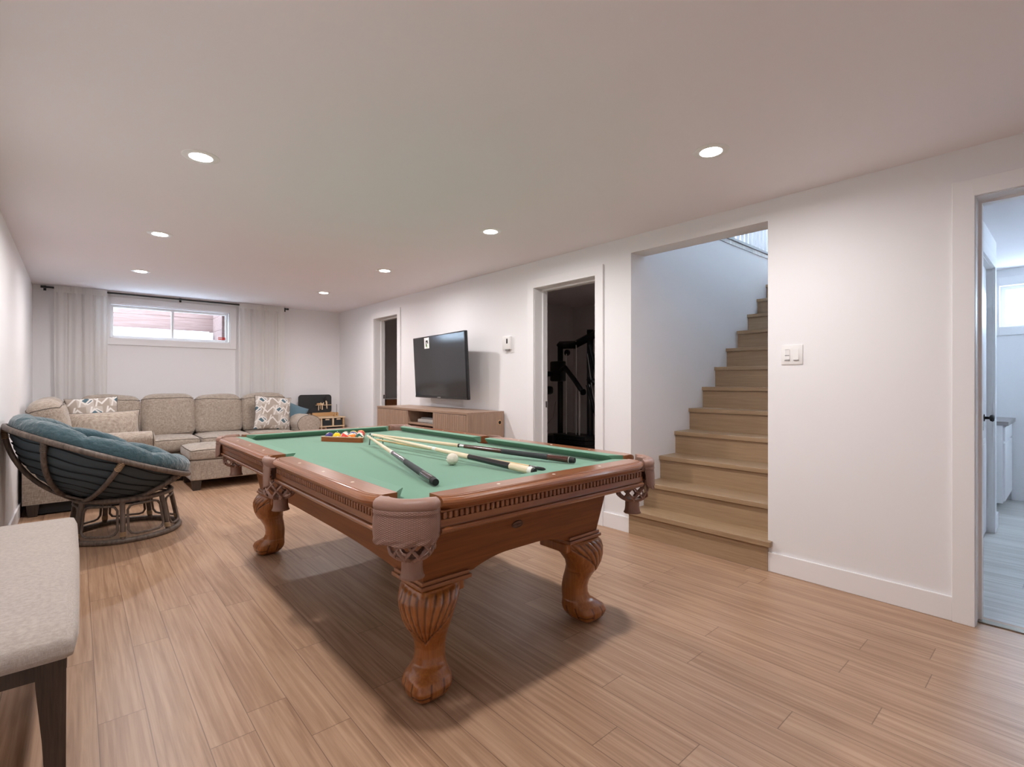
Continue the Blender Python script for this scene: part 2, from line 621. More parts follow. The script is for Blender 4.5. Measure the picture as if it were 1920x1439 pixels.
# ------------------------------------------------------------------ the room shell
WT = 0.155          # partition thickness
XW = XR + WT
# wall with openings: list of (y0, y1, z0, z1)


def wall_x(name, x0, x1, y0, y1, z1, holes, mat=None):
    """wall in a plane of constant x"""
    bm = bm_new()
    y = y0
    for (a, c, b0, b1) in sorted(holes):
        if a > y:
            box(bm, x0, x1, y, a, 0, z1)
        if b0 > 0:
            box(bm, x0, x1, a, c, 0, b0)
        if b1 < z1:
            box(bm, x0, x1, a, c, b1, z1)
        y = c
    if y < y1:
        box(bm, x0, x1, y, y1, 0, z1)
    return struct(name, bm, mat or M['wall'])


D1, D2, D3 = (5.78, 6.46, 0, 2.012), (2.535, 3.25, 0, 1.985), (-0.45, 0.316, 0, 1.995)
ST = (1.227, 2.207, 0, 2.10)
wall_x('wall_right', XR, XW, YN, YB, HC, [D3, ST, D2, D1])
bm = bm_new(); box(bm, XL - 0.12, XL, YN, YB, 0, HC); struct('wall_left', bm, M['wall'])
bm = bm_new(); box(bm, XL - 0.12, 5.2, YN - 0.12, YN, 0, HC); box(bm, 6.1, 6.9, YN - 0.12, YN, 0, HC)
box(bm, 5.2, 6.1, YN - 0.12, YN, 0, 1.65); box(bm, 5.2, 6.1, YN - 0.12, YN, 2.1, HC)  # opening for the added daylight window
struct('wall_near', bm, M['wall'])
portal((5.65, YN - 0.16, 1.875), (PI / 2, 0, 0), 0.9, 0.45)
WX0, WX1, WZ0, WZ1 = 0.305, 1.59, 1.665, 2.085
bm = bm_new()
box(bm, XL - 0.12, WX0, YB, YB + 0.14, 0, HC); box(bm, WX1, 5.6, YB, YB + 0.14, 0, HC)
box(bm, WX0, WX1, YB, YB + 0.14, 0, WZ0); box(bm, WX0, WX1, YB, YB + 0.14, WZ1, HC)
struct('wall_back', bm, M['wall'])
bm = bm_new(); box(bm, XL - 0.12, XW, YN - 0.12, YB + 0.14, -0.06, 0); struct('floor', bm, M['floor'])
bm = bm_new(); box(bm, XL - 0.12, XR + 0.001, YN - 0.12, YB + 0.14, HC, HC + 0.12)
box(bm, XR + 0.001, 5.6, 2.327, YB + 0.14, HC, HC + 0.12)
box(bm, XR + 0.001, XW, 1.10, 2.34, HC, HC + 0.12)
box(bm, XR + 0.001, 6.9, YN - 0.12, 1.10, HC, HC + 0.12)
struct('ceiling', bm, M['ceil'])
# lintel over the stair opening is deeper than the partition
bm = bm_new(); box(bm, XW - 0.002, XR + 0.17, 1.20, 2.23, 2.10, HC + 0.12); struct('trim_1', bm, M['wall'])

# side rooms
bm = bm_new(); box(bm, XW, 7.6, 2.207, 2.327, 0, 2.50); struct('wall_stairfar', bm, M['wall'])
bm = bm_new(); box(bm, XW, 7.6, 1.107, 1.227, 0, 4.9); struct('wall_stairnear', bm, M['wall'])
bm = bm_new(); box(bm, 5.45, 5.6, 2.327, YB, 0, HC); struct('wall_gymback', bm, M['darkwall'])
bm = bm_new(); box(bm, XW, 5.45, 4.85, 4.95, 0, HC); struct('wall_gymleft', bm, M['darkwall'])
bm = bm_new(); box(bm, XW, 5.45, 2.327, YB, -0.06, 0); struct('floor', bm, M['floor'])
# upstairs hall seen through the railing
bm = bm_new(); box(bm, XW, 7.6, 2.20, 5.2, 2.46, 2.50); struct('floor', bm, M['floor2'])
bm = bm_new(); box(bm, XR, 7.6, 1.107, 5.3, 4.9, 5.0); struct('ceiling', bm, M['ceil'])
bm = bm_new(); box(bm, XR, 7.6, 5.2, 5.3, 2.46, 4.9); struct('wall_upstairs', bm, M['wall'])
bm = bm_new(); box(bm, XR, XW, 1.107, 5.2, HC + 0.12, 4.9); struct('wall_landing', bm, M['wall'])
UY0, UY1, UZ0, UZ1 = 1.75, 4.5, 2.80, 4.5
bm = bm_new()
box(bm, 7.6, 7.72, 1.107, UY0, 2.2, 5.0); box(bm, 7.6, 7.72, UY1, 5.3, 2.2, 5.0)
box(bm, 7.6, 7.72, UY0, UY1, 2.2, UZ0); box(bm, 7.6, 7.72, UY0, UY1, UZ1, 5.0)
struct('wall_upstairs', bm, M['wall'])
portal((7.75, (UY0 + UY1) / 2, (UZ0 + UZ1) / 2), (0, PI / 2, 0), UZ1 - UZ0, UY1 - UY0)
bm = bm_new()
for y in (UY0, (UY0 + UY1) / 2, UY1):
    box(bm, 7.62, 7.68, y - 0.04, y + 0.04, UZ0, UZ1)
for z in (UZ0, UZ1):
    box(bm, 7.62, 7.68, UY0 - 0.04, UY1 + 0.04, z - 0.04, z + 0.04)
wo = struct('window_3', bm, M['trim'])
bm = bm_new(); box(bm, 7.648, 7.652, UY0 + .04, UY1 - .04, UZ0 + .04, UZ1 - .04); obj('pane', bm, M['glass'], wo)

# right-hand room
bm = bm_new()
box(bm, XW, 4.40, 0.42, 0.52, 0, HC); box(bm, 5.16, 5.43, 0.42, 1.107, 0, HC)
box(bm, 4.40, 5.16, 0.42, 0.52, 1.99, HC)
struct('wall_hall', bm, M['wall'])
wall_x('wall_washroom', 6.757, 6.9, YN, 1.107, HC, [(-1.20, 0.50, 1.665, 2.065)])
bm = bm_new(); box(bm, XW, 6.9, YN - 0.12, 1.107, -0.06, -0.001); struct('floor', bm, M['floor2'])
bm = bm_new(); box(bm, XW - 0.09, XW - 0.045, D3[0], D3[1], 0, 0.006, bev=0.002); struct('trim_2', bm, M['strip'])


def casing_x(name, y0, y1, z1, side=-1, cw=0.075, x=XR, deep=True, z0=0, bottom=False, mat=None):
    """door surround in a wall of constant x: flat casing, jamb lining and stop"""
    bm = bm_new()
    t = 0.016
    xa, xb = (x - t, x) if side < 0 else (x, x + t)
    box(bm, xa, xb, y0 - cw, y0 + 0.004, z0, z1 + cw, bev=0.0015)
    box(bm, xa, xb, y1 - 0.004, y1 + cw, z0, z1 + cw, bev=0.0015)
    box(bm, xa - 0.0005, xb, y0 - 0.004, y1 + 0.004, z1 - 0.004, z1 + cw, bev=0.0015)
    if bottom:
        box(bm, xa - 0.0005, xb, y0 - 0.004, y1 + 0.004, z0, z0 + cw)
    o = struct(name, bm, M['trim'])
    if deep:
        jb = bm_new()
        box(jb, x, x + WT, y0, y0 + 0.006, 0, z1); box(jb, x, x + WT, y1 - 0.006, y1, 0, z1); box(jb, x, x + WT, y0 + 0.006, y1 - 0.006, z1 - 0.006, z1)
        obj('jamb', jb, M['trim'], o)
        sb = bm_new()
        xs, xe = x + 0.095, x + WT - 0.005
        box(sb, xs, xe, y0 + 0.006, y0 + 0.018, 0, z1 - 0.006); box(sb, xs, xe, y1 - 0.018, y1 - 0.006, 0, z1 - 0.006)
        box(sb, xs, xe, y0 + 0.018, y1 - 0.018, z1 - 0.018, z1 - 0.006)
        obj('door_stop', sb, M['trim'], o)
        hb = bm_new()
        box(hb, xs + 0.03, xs + 0.05, y1 - 0.0195, y1 - 0.0175, 0.90, 0.955)
        obj('strike_plate', hb, M['steel'], o)
    return o


casing_x('door_1', D1[0], D1[1], D1[3])
casing_x('door_2', D2[0], D2[1], D2[3])
casing_x('door_3', D3[0], D3[1], D3[3])
# inner door of the right-hand room, in a wall of constant y
bm = bm_new()
for a, c in ((4.325, 4.404), (5.156, 5.235)):
    box(bm, a, c, 0.404, 0.42, 0, 2.065)
box(bm, 4.404, 5.156, 0.404, 0.42, 1.986, 2.065)
box(bm, 4.40, 4.41, 0.42, 0.52, 0, 1.99); box(bm, 5.15, 5.16, 0.42, 0.52, 0, 1.99); box(bm, 4.40, 5.16, 0.42, 0.52, 1.98, 1.99)
d4 = struct('door_4', bm, M['trim'])
lb = bm_new()
box(lb, 4.412, 5.148, 0.452, 0.484, 0.012, 1.978)
obj('door_leaf', lb, M['trim'], d4)
pb = bm_new()
for a, c in ((4.50, 4.74), (4.82, 5.06)):
    for z0, z1 in ((0.22, 0.72), (0.96, 1.82)):
        box(pb, a, c, 0.4465, 0.4525, z0, z1, bev=0.004)
        box(pb, a + 0.035, c - 0.035, 0.441, 0.447, z0 + 0.035, z1 - 0.035, bev=0.004)
obj('door_panel', pb, M['trim'], d4)
kb = bm_new()
RX = Matrix.Rotation(PI / 2, 4, 'X')
lathe(kb, [(0.026, 0), (0.026, 0.006), (0.010, 0.009), (0.009, 0.030), (0.022, 0.036), (0.026, 0.048), (0.020, 0.056), (0.002, 0.058)], 20, (4.99, 0.453, 0.87), RX)
obj('door_handle', kb, M['blackm'], d4, smooth=True)
bm = bm_new()
box(bm, 5.43, 5.443, 0.407, 1.10, 0, 0.115, bev=0.003); box(bm, 5.235, 5.443, 0.407, 0.42, 0, 0.115, bev=0.003)
box(bm, 6.744, 6.757, YN, 0.42, 0, 0.115, bev=0.003)
struct('baseboard_washroom', bm, M['trim'])

# windows
def window_y(name, x0, x1, z0, z1, y, mulls, cw=0.08):
    bm = bm_new()
    t = 0.016
    for a, c, e, f in ((x0 - cw, x0, z0 - cw, z1 + cw), (x1, x1 + cw, z0 - cw, z1 + cw), (x0, x1, z0 - cw, z0), (x0, x1, z1, z1 + cw)):
        box(bm, a, c, y - t, y, e, f, bev=0.0015)
    o = struct(name, bm, M['trim'])
    jb = bm_new()
    g = 0.012
    for a, c, e, f in ((x0, x0 + g, z0, z1), (x1 - g, x1, z0, z1), (x0, x1, z0, z0 + g), (x0, x1, z1 - g, z1)):
        box(jb, a, c, y, y + 0.10, e, f)
    obj('window_jamb', jb, M['trim'], o)
    fb = bm_new()
    fr = 0.028
    a0, a1, c0, c1 = x0 + g, x1 - g, z0 + g, z1 - g
    for a, c, e, f in ((a0, a0 + fr, c0, c1), (a1 - fr, a1, c0, c1), (a0 + fr, a1 - fr, c0, c0 + fr), (a0 + fr, a1 - fr, c1 - fr, c1)):
        box(fb, a, c, y + 0.065, y + 0.10, e, f, bev=0.003)
    for mx_ in mulls:
        box(fb, mx_ - 0.014, mx_ + 0.014, y + 0.055, y + 0.10, c0 + fr, c1 - fr, bev=0.003)
    obj('window_frame', fb, M['white'], o)
    gb = bm_new(); box(gb, a0 + fr, a1 - fr, y + 0.08, y + 0.084, c0 + fr, c1 - fr)
    obj('pane', gb, M['glass'], o)
    return o


w1 = window_y('window_1', WX0, WX1, WZ0, WZ1, YB, [0.945])
# washroom window (constant x), its unseen end lengthened for more daylight
bm = bm_new()
for a, c, e, f in ((-1.28, -1.20, 1.585, 2.145), (0.50, 0.58, 1.585, 2.145), (-1.20, 0.50, 1.585, 1.665), (-1.20, 0.50, 2.065, 2.145)):
    box(bm, 6.741, 6.757, a, c, e, f, bev=0.0015)
w2 = struct('window_2', bm, M['trim'])
bm = bm_new()
for a, c, e, f in ((-1.20, -1.16, 1.665, 2.065), (0.46, 0.50, 1.665, 2.065), (-1.16, 0.46, 1.665, 1.70), (-1.16, 0.46, 2.03, 2.065)):
    box(bm, 6.82, 6.86, a, c, e, f)
obj('window_frame', bm, M['white'], w2)
bm = bm_new(); box(bm, 6.838, 6.842, -1.16, 0.46, 1.70, 2.03); obj('pane', bm, M['glass'], w2)

# unseen window added in the near wall, for more daylight in the right-hand room
bm = bm_new()
for a, c, e, f in ((5.2, 5.24, 1.65, 2.1), (6.06, 6.1, 1.65, 2.1), (5.2, 6.1, 1.65, 1.69), (5.2, 6.1, 2.06, 2.1)):
    box(bm, a, c, YN - 0.09, YN - 0.04, e, f)
w4 = struct('window_added', bm, M['trim'])
bm = bm_new(); box(bm, 5.24, 6.06, YN - 0.067, YN - 0.063, 1.69, 2.06); obj('pane', bm, M['glass'], w4)

# baseboards
def baseb(name, segs):
    bm = bm_new()
    for a in segs:
        box(bm, *a, 0.0, 0.115, bev=0.003)
    struct(name, bm, M['trim'])


t = 0.013
baseb('baseboard_right', [(XR - t, XR, D3[1] + 0.075, ST[0] - 0.004), (XR - t, XR, ST[1] + 0.004, D2[0] - 0.075), (XR - t, XR, D2[1] + 0.075, D1[0] - 0.075), (XR - t, XR, D1[1] + 0.075, YB), (XR - t, XR, YN, D3[0] - 0.075)])
baseb('baseboard_back', [(XL, XR - t, YB - t, YB)])
baseb('baseboard_left', [(XL, XL + t, YN, YB - t)])

# window well outside window_1: timber boards, corner post, snow
wl = thing('window_well', 'weathered reddish timber boards lining the window well outside the basement window', 'retaining wall', (0.95, YB + 0.75, 1.5))
for k in range(3):
    bm = bm_new(); box(bm, -1.9, 1.9, 0, 0.04, 0.36 + k * 0.197, 0.36 + k * 0.197 + 0.1965, bev=0.005)
    obj('board', bm, M['timber'], wl)
for k in range(4):
    bm = bm_new(); box(bm, 0.575, 0.615, -0.60, -0.001, 0.17 + k * 0.197, 0.17 + k * 0.197 + 0.1965, bev=0.005); obj('side_board', bm, M['timber'], wl)
bm = bm_new(); box(bm, -1.9, 1.9, 0.0, 0.04, -0.5, 0.355); obj('foundation', bm, M['snow'], wl)
bm = bm_new(); prism(bm, [(-0.60, 0.02), (-0.015, 0.37), (-0.015, -0.4), (-0.60, -0.4)], -1.9, 0.52, 'X')
tag(obj('snow_bank', bm, M['snow'], None, loc=(0.95, YB + 0.75, 1.5)), 'white snow bank lying in the window well below the timber boards', 'snow')['kind'] = 'stuff'
# alarm company sticker on the pane
stk = thing('window_sticker', 'red and white sticker in the lower right corner of the basement window pane', 'sticker', (1.51, YB + 0.078, 1.73))
bm = bm_new(); box(bm, -0.045, 0.045, -0.001, 0, -0.017, 0.017); obj('backing', bm, M['red'], stk)
bm = bm_new(); box(bm, -0.042, 0.002, -0.002, -0.001, -0.006, 0.010); obj('white_panel', bm, M['white'], stk)
bm = bm_new()
for k in range(5):
    box(bm, -0.040 + k * 0.0085, -0.035 + k * 0.0085, -0.0026, -0.002, -0.001 - 0.002 * (k % 2), 0.007)
obj('small_marks', bm, M['red'], stk)
bm = bm_new()
for k in range(3):
    tube(bm, [(0.012 + 0.013 * k + 0.004 * math.cos(a), -0.0022, 0.0 + 0.009 * math.sin(a)) for a in (0.3, 1.2, 2.1, 3.0, 3.9, 4.8, 5.7)], 0.0016, n=5)
obj('large_marks', bm, M['redd'], stk)

# ------------------------------------------------------------------ staircase
stc = thing('staircase', 'varnished tan wooden staircase rising behind the wall opening', 'stairs', (XR, 1.717, 0))
NR, RUN, RISE = 13, 0.229, 0.1815
noses = [3.085] + [3.498 + (n - 3) * RUN for n in range(2, NR + 1)]
for n in range(1, NR + 1):
    x0 = noses[n - 1] - XR
    x1 = (noses[n] - XR + 0.035) if n < NR else 7.6 - XR
    y0, y1 = (1.227 - 1.717 + 0.001, 2.207 - 1.717 - 0.001)
    z = n * RISE
    bm = bm_new()
    if n == 1:
        prism(bm, [(x0, y0 - 0.028), (-0.002, y0 - 0.028), (-0.002, y0), (x1, y0), (x1, y1), (-0.002, y1), (-0.002, y1 + 0.028), (x0, y1 + 0.028)], z - 0.032, z, 'Z', bev=0.002)
    else:
        box(bm, x0, x1, y0, y1, z - 0.032, z, bev=0.003)
    obj('tread', bm, M['stair'], stc)
    bm = bm_new()
    ya, yb = (y0 - 0.006, y1 + 0.006) if n == 1 else (y0, y1)
    box(bm, x0 + 0.02, x0 + 0.034, ya, yb, z - RISE + (0.0 if n > 1 else 0.001), z - 0.032)
    if n == 1:
        box(bm, x0 + 0.034, -0.002, ya, ya + 0.006, 0, z - 0.032); box(bm, x0 + 0.034, -0.002, yb - 0.006, yb, 0, z - 0.032)
    obj('riser', bm, M['stair'], stc)
# railing on the upstairs floor edge
rl = thing('railing', 'white baluster railing glimpsed at the top of the stairwell', 'railing', (3.4, 2.235, 2.50))
bm = bm_new(); box(bm, 0, 4.1, -0.045, 0.03, 0, 0.03, bev=0.003); obj('bottom_rail', bm, M['greyp'], rl)
bm = bm_new(); box(bm, 0, 4.1, -0.03, 0.03, 0.92, 0.97, bev=0.01); obj('handrail', bm, M['greyp'], rl)
b0 = None
for k in range(43):
    if b0 is None:
        bm = bm_new(); box(bm, -0.014, 0.014, -0.018, 0.010, 0.03, 0.92)
        b0 = obj('baluster', bm, M['trim'], rl, loc=(0.05, 0, 0))
    else:
        c = b0.copy(); COL.objects.link(c); c.parent = rl; c.location = (0.05 + k * 0.0945, 0, 0)

# ------------------------------------------------------------------ recessed ceiling lamps
LROW = [('nearest the camera on the left side of the ceiling', 0.457, 2.808), ('second from the camera on the left side of the ceiling', 0.468, 4.469), ('closest to the curtains on the left side of the ceiling', 0.483, 6.09),
        ('nearest the stair opening on the right side of the ceiling', 2.262, 1.146), ('above the right side of the pool table', 2.262, 2.81), ('in front of the television, right side of the ceiling', 2.275, 4.48), ('closest to the far right corner of the ceiling', 2.276, 6.075),
        ('added out of view over the near left part of the room', 0.457, 1.146)]  # last one is an unseen lamp added to brighten the room
for lab, x, y in LROW:
    t_ = thing('ceiling_light', 'round lit recessed ceiling light ' + lab, 'ceiling light', (x, y, HC), group='recessed ceiling lights')
    bm = bm_new()
    lathe(bm, [(0.050, -0.004), (0.074, -0.004), (0.080, -0.0015), (0.080, 0.0), (0.050, 0.0)], 40, loop=True)
    obj('trim_ring', bm, M['white'], t_, smooth=True)
    bm = bm_new(); lathe(bm, [(0.001, -0.009), (0.025, -0.0085), (0.042, -0.0065), (0.050, -0.004), (0.050, -0.0005)], 32)
    obj('lens', bm, M['lens'], t_)
    ld = bpy.data.lights.new('lamp_glow', 'AREA')
    ld.shape = 'DISK'
    ld.size = 0.10
    ld.energy = LAMP_W
    ld.color = LAMP_COL
    ld.spread = 3.0
    lo = bpy.data.objects.new('lamp_glow', ld)
    COL.objects.link(lo)
    lo.parent = t_
    lo.location = (0, 0, -0.011)
# ------------------------------------------------------------------ pool table
TX, TY = 1.396, 2.549
NX, NY = 0.559, 1.1176          # half size between cushion noses
EX, EY = 0.716, 1.272           # half size over the rails
ZB, ZR = 0.735, 0.772           # bed, rail top
tab = thing('pool_table', 'carved cherry wood pool table with green cloth and leather net pockets', 'pool table', (TX, TY, 0))

# slate bed with cut-away pockets
def bed_poly():
    hx, hy, c, sp = NX + 0.045, NY + 0.045, 0.085, 0.055
    return [(-hx + c, -hy), (hx - c, -hy), (hx - 0.02, -hy + 0.03), (hx, -hy + c), (hx, -sp - .01), (hx - 0.03, -sp + 0.01), (hx - 0.03, sp - 0.01), (hx, sp + .01), (hx, hy - c), (hx - 0.02, hy - 0.03), (hx - c, hy),
            (-hx + c, hy), (-hx + 0.02, hy - 0.03), (-hx, hy - c), (-hx, sp + .01), (-hx + 0.03, sp - 0.01), (-hx + 0.03, -sp + 0.01), (-hx, -sp - .01), (-hx, -hy + c), (-hx + 0.02, -hy + 0.03)]


bm = bm_new(); prism(bm, bed_poly(), ZB - 0.03, ZB); obj('playing_surface', bm, M['felt'], tab)

# profiles: (outward offset from the nose line, height)
CUSH = [(0.0, ZB + 0.0345), (0.0015, ZB + 0.0368), (0.010, ZR + 0.0005), (0.052, ZR + 0.001), (0.052, ZB), (0.038, ZB), (0.034, ZB + 0.003)]
RAIL = [(0.0525, ZR + 0.001), (0.128, ZR + 0.001), (0.1295, ZR - 0.0025), (0.131, ZR - 0.0025), (0.1325, ZR + 0.0003), (0.137, ZR - 0.0002), (0.1385, ZR - 0.0035), (0.140, ZR - 0.0035), (0.142, ZR - 0.002), (0.149, ZR - 0.0045), (0.1545, ZR - 0.010), (0.1570, ZR - 0.017), (0.155, ZR - 0.025), (0.148, ZR - 0.031), (0.138, ZR - 0.036), (0.131, ZR - 0.043),
        (0.127, ZR - 0.0445), (0.0525, ZR - 0.0445)]
APRON = [(0.126, ZR - 0.043), (0.1255, ZR - 0.048), (0.116, ZR - 0.049), (0.116, ZR - 0.071), (0.1245, ZR - 0.072), (0.1245, ZR - 0.092), (0.119, ZR - 0.0935), (0.120, ZR - 0.0965), (0.131, ZR - 0.098), (0.134, ZR - 0.103), (0.132, ZR - 0.110), (0.124, ZR - 0.117), (0.10, ZR - 0.118), (0.10, ZR - 0.043)]


def side_strip(name, prof, side, a0, a1, mat, miter=(0, 0), seg=1, parent=None, endround=0.0):
    """side: 'L','R' (along y) or 'N','F' (along x); prof offsets are measured outward from the nose line"""
    bm = bm_new()
    rings = []
    steps = [a0, a1] if not endround else [a0, a0 + endround * 0.15, a0 + endround * 0.4, a0 + endround * 0.7, a0 + endround, a1 - endround, a1 - endround * 0.7, a1 - endround * 0.4, a1 - endround * 0.15, a1]
    for k, s in enumerate(steps):
        r = []
        pull = 0.0
        if endround:
            dd = min(s - a0, a1 - s)
            u = max(0.0, 1 - dd / endround)
            pull = 0.024 * u * u
        for o_, z in prof:
            oo = o_
            if endround and o_ > 0.12:
                oo = o_ - pull
            ss = s
            if miter[0] and k == 0:
                ss = s - (miter[0] if isinstance(miter[0], float) else 0) * (o_ / 0.052)
            if miter[1] and k == len(steps) - 1:
                ss = s + miter[1] * (o_ / 0.052)
            if side == 'L':
                r.append((-NX - oo, ss, z))
            elif side == 'R':
                r.append((NX + oo, ss, z))
            elif side == 'N':
                r.append((ss, -NY - oo, z))
            else:
                r.append((ss, NY + oo, z))
        rings.append(r)
    loft(bm, rings, smooth=True)
    o_ = obj(name, bm, mat, parent or tab, smooth=True)
    o_.data.set_sharp_from_angle(angle=math.radians(19))
    return o_


cg, sg = 0.085, 0.062      # corner / side pocket openings along the nose line
spans = {'L': [(-NY + cg, -sg), (sg, NY - cg)], 'R': [(-NY + cg, -sg), (sg, NY - cg)], 'N': [(-NX + cg, NX - cg)], 'F': [(-NX + cg, NX - cg)]}
for sd, sp in spans.items():
    for i, (a, c) in enumerate(sp):
        mA = 0.052 if (sd in 'NF' or i == 0) else 0.016
        mB = 0.052 if (sd in 'NF' or i == 1) else 0.016
        side_strip('cushion', CUSH, sd, a, c, M['feltc'] if False else M['felt'], (mA, mB))
RM = {'L': M['table'], 'R': M['table'], 'N': M['tablex'], 'F': M['tablex']}
for sd, sp in {'L': [(-NY + 0.025, -0.050), (0.050, NY - 0.025)], 'R': [(-NY + 0.025, -0.050), (0.050, NY - 0.025)], 'N': [(-NX + 0.020, NX - 0.020)], 'F': [(-NX + 0.020, NX - 0.020)]}.items():
    for a, c in sp:
        rl_ = side_strip('rail', RAIL, sd, a, c, RM[sd], endround=0.075)
        ap_ = side_strip('apron', APRON, sd, a - 0.004, c + 0.004, RM[sd])
        # bead moulding along the apron
        bm = bm_new()
        n = int((c - a) / 0.0215)
        for k in range(n):
            s = a + 0.012 + (c - a - 0.024) * k / (n - 1)
            t_ = bmesh.new()
            box(t_, -0.0062, 0.0062, -0.0050, 0.0050, -0.0112, 0.0112, bev=0.003, seg=2)
            o_ = 0.1215
            p = {'L': (-NX - o_, s), 'R': (NX + o_, s), 'N': (s, -NY - o_), 'F': (s, NY + o_)}[sd]
            merge(bm, t_, Matrix.Translation((p[0], p[1], ZR - 0.060)) @ (Matrix.Rotation(PI / 2, 4, 'Z') if sd in 'LR' else Matrix()))
        obj('bead_moulding', bm, RM[sd], ap_)
# sights
D8 = 0.2794
s0 = None
pts = [(sx * (NX + 0.093), -NY + D8 * k) for sx in (-1, 1) for k in (1, 2, 3, 5, 6, 7)] + [(-NX + D8 * k, sy * (NY + 0.089)) for sy in (-1, 1) for k in (1, 2, 3)]
for x, y in pts:
    if s0 is None:
        bm = bm_new(); lathe(bm, [(0.0001, 0.0), (0.0068, 0.0), (0.0068, 0.0006), (0.0001, 0.0006)], 16)
        s0 = obj('sight', bm, M['pearl'], tab, loc=(x, y, ZR + 0.0008))
    else:
        c = s0.copy(); COL.objects.link(c); c.parent = tab; c.location = (x, y, ZR + 0.0008)

# tapered cabinet with arched lower edge
def arch(u, a, flat, zc, zm):
    """lower edge height at |u|<=1"""
    t_ = abs(u) * a
    if t_ > a - flat:
        return zc
    q = 1 - t_ / (a - flat)
    return zc + (zm - zc) * min(1.0, math.sin(min(1, q * 1.45) * PI / 2) ** 0.8)


def cab_panel(sd):
    bm = bm_new()
    n = 48
    bx, tx = (0.476, 0.518)
    by, ty = (1.029, 1.071)
    rows = 5
    V = [[None] * (rows + 1) for _ in range(n + 1)]
    Wd = [[None] * (rows + 1) for _ in range(n + 1)]
    half_b, half_t, dep_b, dep_t = (bx, tx, by, ty) if sd in 'NF' else (by, ty, bx, tx)
    for i in range(n + 1):
        u = -1 + 2 * i / n
        zl = arch(u, half_b, 0.22, 0.416, 0.452 if sd in 'NF' else 0.440)
        for j in range(rows + 1):
            z = zl + (0.665 - zl) * j / rows
            w = (z - 0.424) / (0.665 - 0.424)
            a = u * (half_b + (half_t - half_b) * w)
            dd = dep_b + (dep_t - dep_b) * w
            for arr, q in ((V, dd), (Wd, dd - 0.02)):
                aa = a if arr is V else a * (1 - 0.02 / half_b)
                p = {'N': (aa, -q, z), 'F': (aa, q, z), 'L': (-q, aa, z), 'R': (q, aa, z)}[sd]
                arr[i][j] = bm.verts.new(p)
    for i in range(n):
        for j in range(rows):
            bm.faces.new((V[i][j], V[i + 1][j], V[i + 1][j + 1], V[i][j + 1]))
            bm.faces.new((Wd[i][j], Wd[i][j + 1], Wd[i + 1][j + 1], Wd[i + 1][j]))
        bm.faces.new((V[i][0], Wd[i][0], Wd[i + 1][0], V[i + 1][0]))
        bm.faces.new((V[i][rows], V[i + 1][rows], Wd[i + 1][rows], Wd[i][rows]))
    for i in (0, n):
        for j in range(rows):
            bm.faces.new((V[i][j], V[i][j + 1], Wd[i][j + 1], Wd[i][j]))
    return obj('cabinet_panel', bm, M['cab'] if sd in 'LR' else M['cabx'], tab)


pan = {sd: cab_panel(sd) for sd in 'NFLR'}
bm = bm_new(); box(bm, -0.50, 0.50, -1.05, 1.05, 0.64, 0.69); box(bm, -0.62, 0.62, -1.18, 1.18, 0.665, 0.70); obj('frame', bm, M['darkwood'], tab)
# oval badge on the near panel
bg_ = bm_new()
lathe(bg_, [(0.0001, 0.003), (0.024, 0.003), (0.026, 0.0045), (0.0285, 0.0045), (0.030, 0.0), (0.0001, 0.0)], 40, mat=Matrix.Diagonal((1, 0.52, 1, 1)))
tiltb = math.atan2(0.042, 0.241)
bo = obj('badge', bg_, M['leatherd'], tab, loc=(-0.052, -1.0518, 0.556), rot=(PI / 2 + tiltb, 0, 0), smooth=True, label='small oval maker badge on the near end panel')
bm = bm_new()
for k in range(5):
    x_ = -0.016 + 0.008 * k
    tube(bm, [(x_ - 0.003 + 0.006 * t_, 0.004 * math.sin(t_ * 5 + k * 1.7), 0.0038) for t_ in (0, .25, .5, .75, 1)], 0.0006, n=5)
tube(bm, [(-0.014 + 0.007 * k, -0.0072 + 0.0006 * (k % 2), 0.0036) for k in range(5)], 0.0005, n=5)
obj('raised_script', bm, M['leather'], bo)

# legs --------------------------------------------------------------
OUT = [(0.000, .118), (0.010, .146), (0.028, .164), (0.050, .168), (0.072, .156), (0.090, .128), (0.108, .101), (0.13, .091), (0.16, .090), (0.19, .098), (0.22, .116), (0.25, .138), (0.285, .155), (0.32, .163), (0.350, .163), (0.375, .156), (0.392, .142)]
INN = [(0.000, .040), (0.010, .016), (0.030, -.010), (0.055, -.022), (0.075, -.026), (0.090, -.029), (0.108, -.032), (0.13, -.034), (0.16, -.034), (0.195, -.028), (0.225, -.020), (0.255, -.014), (0.285, -.020), (0.32, -.045), (0.350, -.075), (0.375, -.10), (0.392, -.120)]
WID = [(0.000, .040), (0.010, .064), (0.028, .080), (0.050, .083), (0.072, .078), (0.090, .067), (0.108, .060), (0.13, .057), (0.16, .058), (0.19, .063), (0.22, .072), (0.25, .083), (0.285, .095), (0.32, .105), (0.350, .112), (0.375, .113), (0.392, .108)]


def interp(tab_, z):
    for (a, u), (c, v) in zip(tab_[:-1], tab_[1:]):
        if z <= c:
            q = (z - a) / (c - a)
            q = q * q * (3 - 2 * q) * 0.12 + q * 0.88
            return u + (v - u) * q
    return tab_[-1][1]


GROOVE_TONE = []


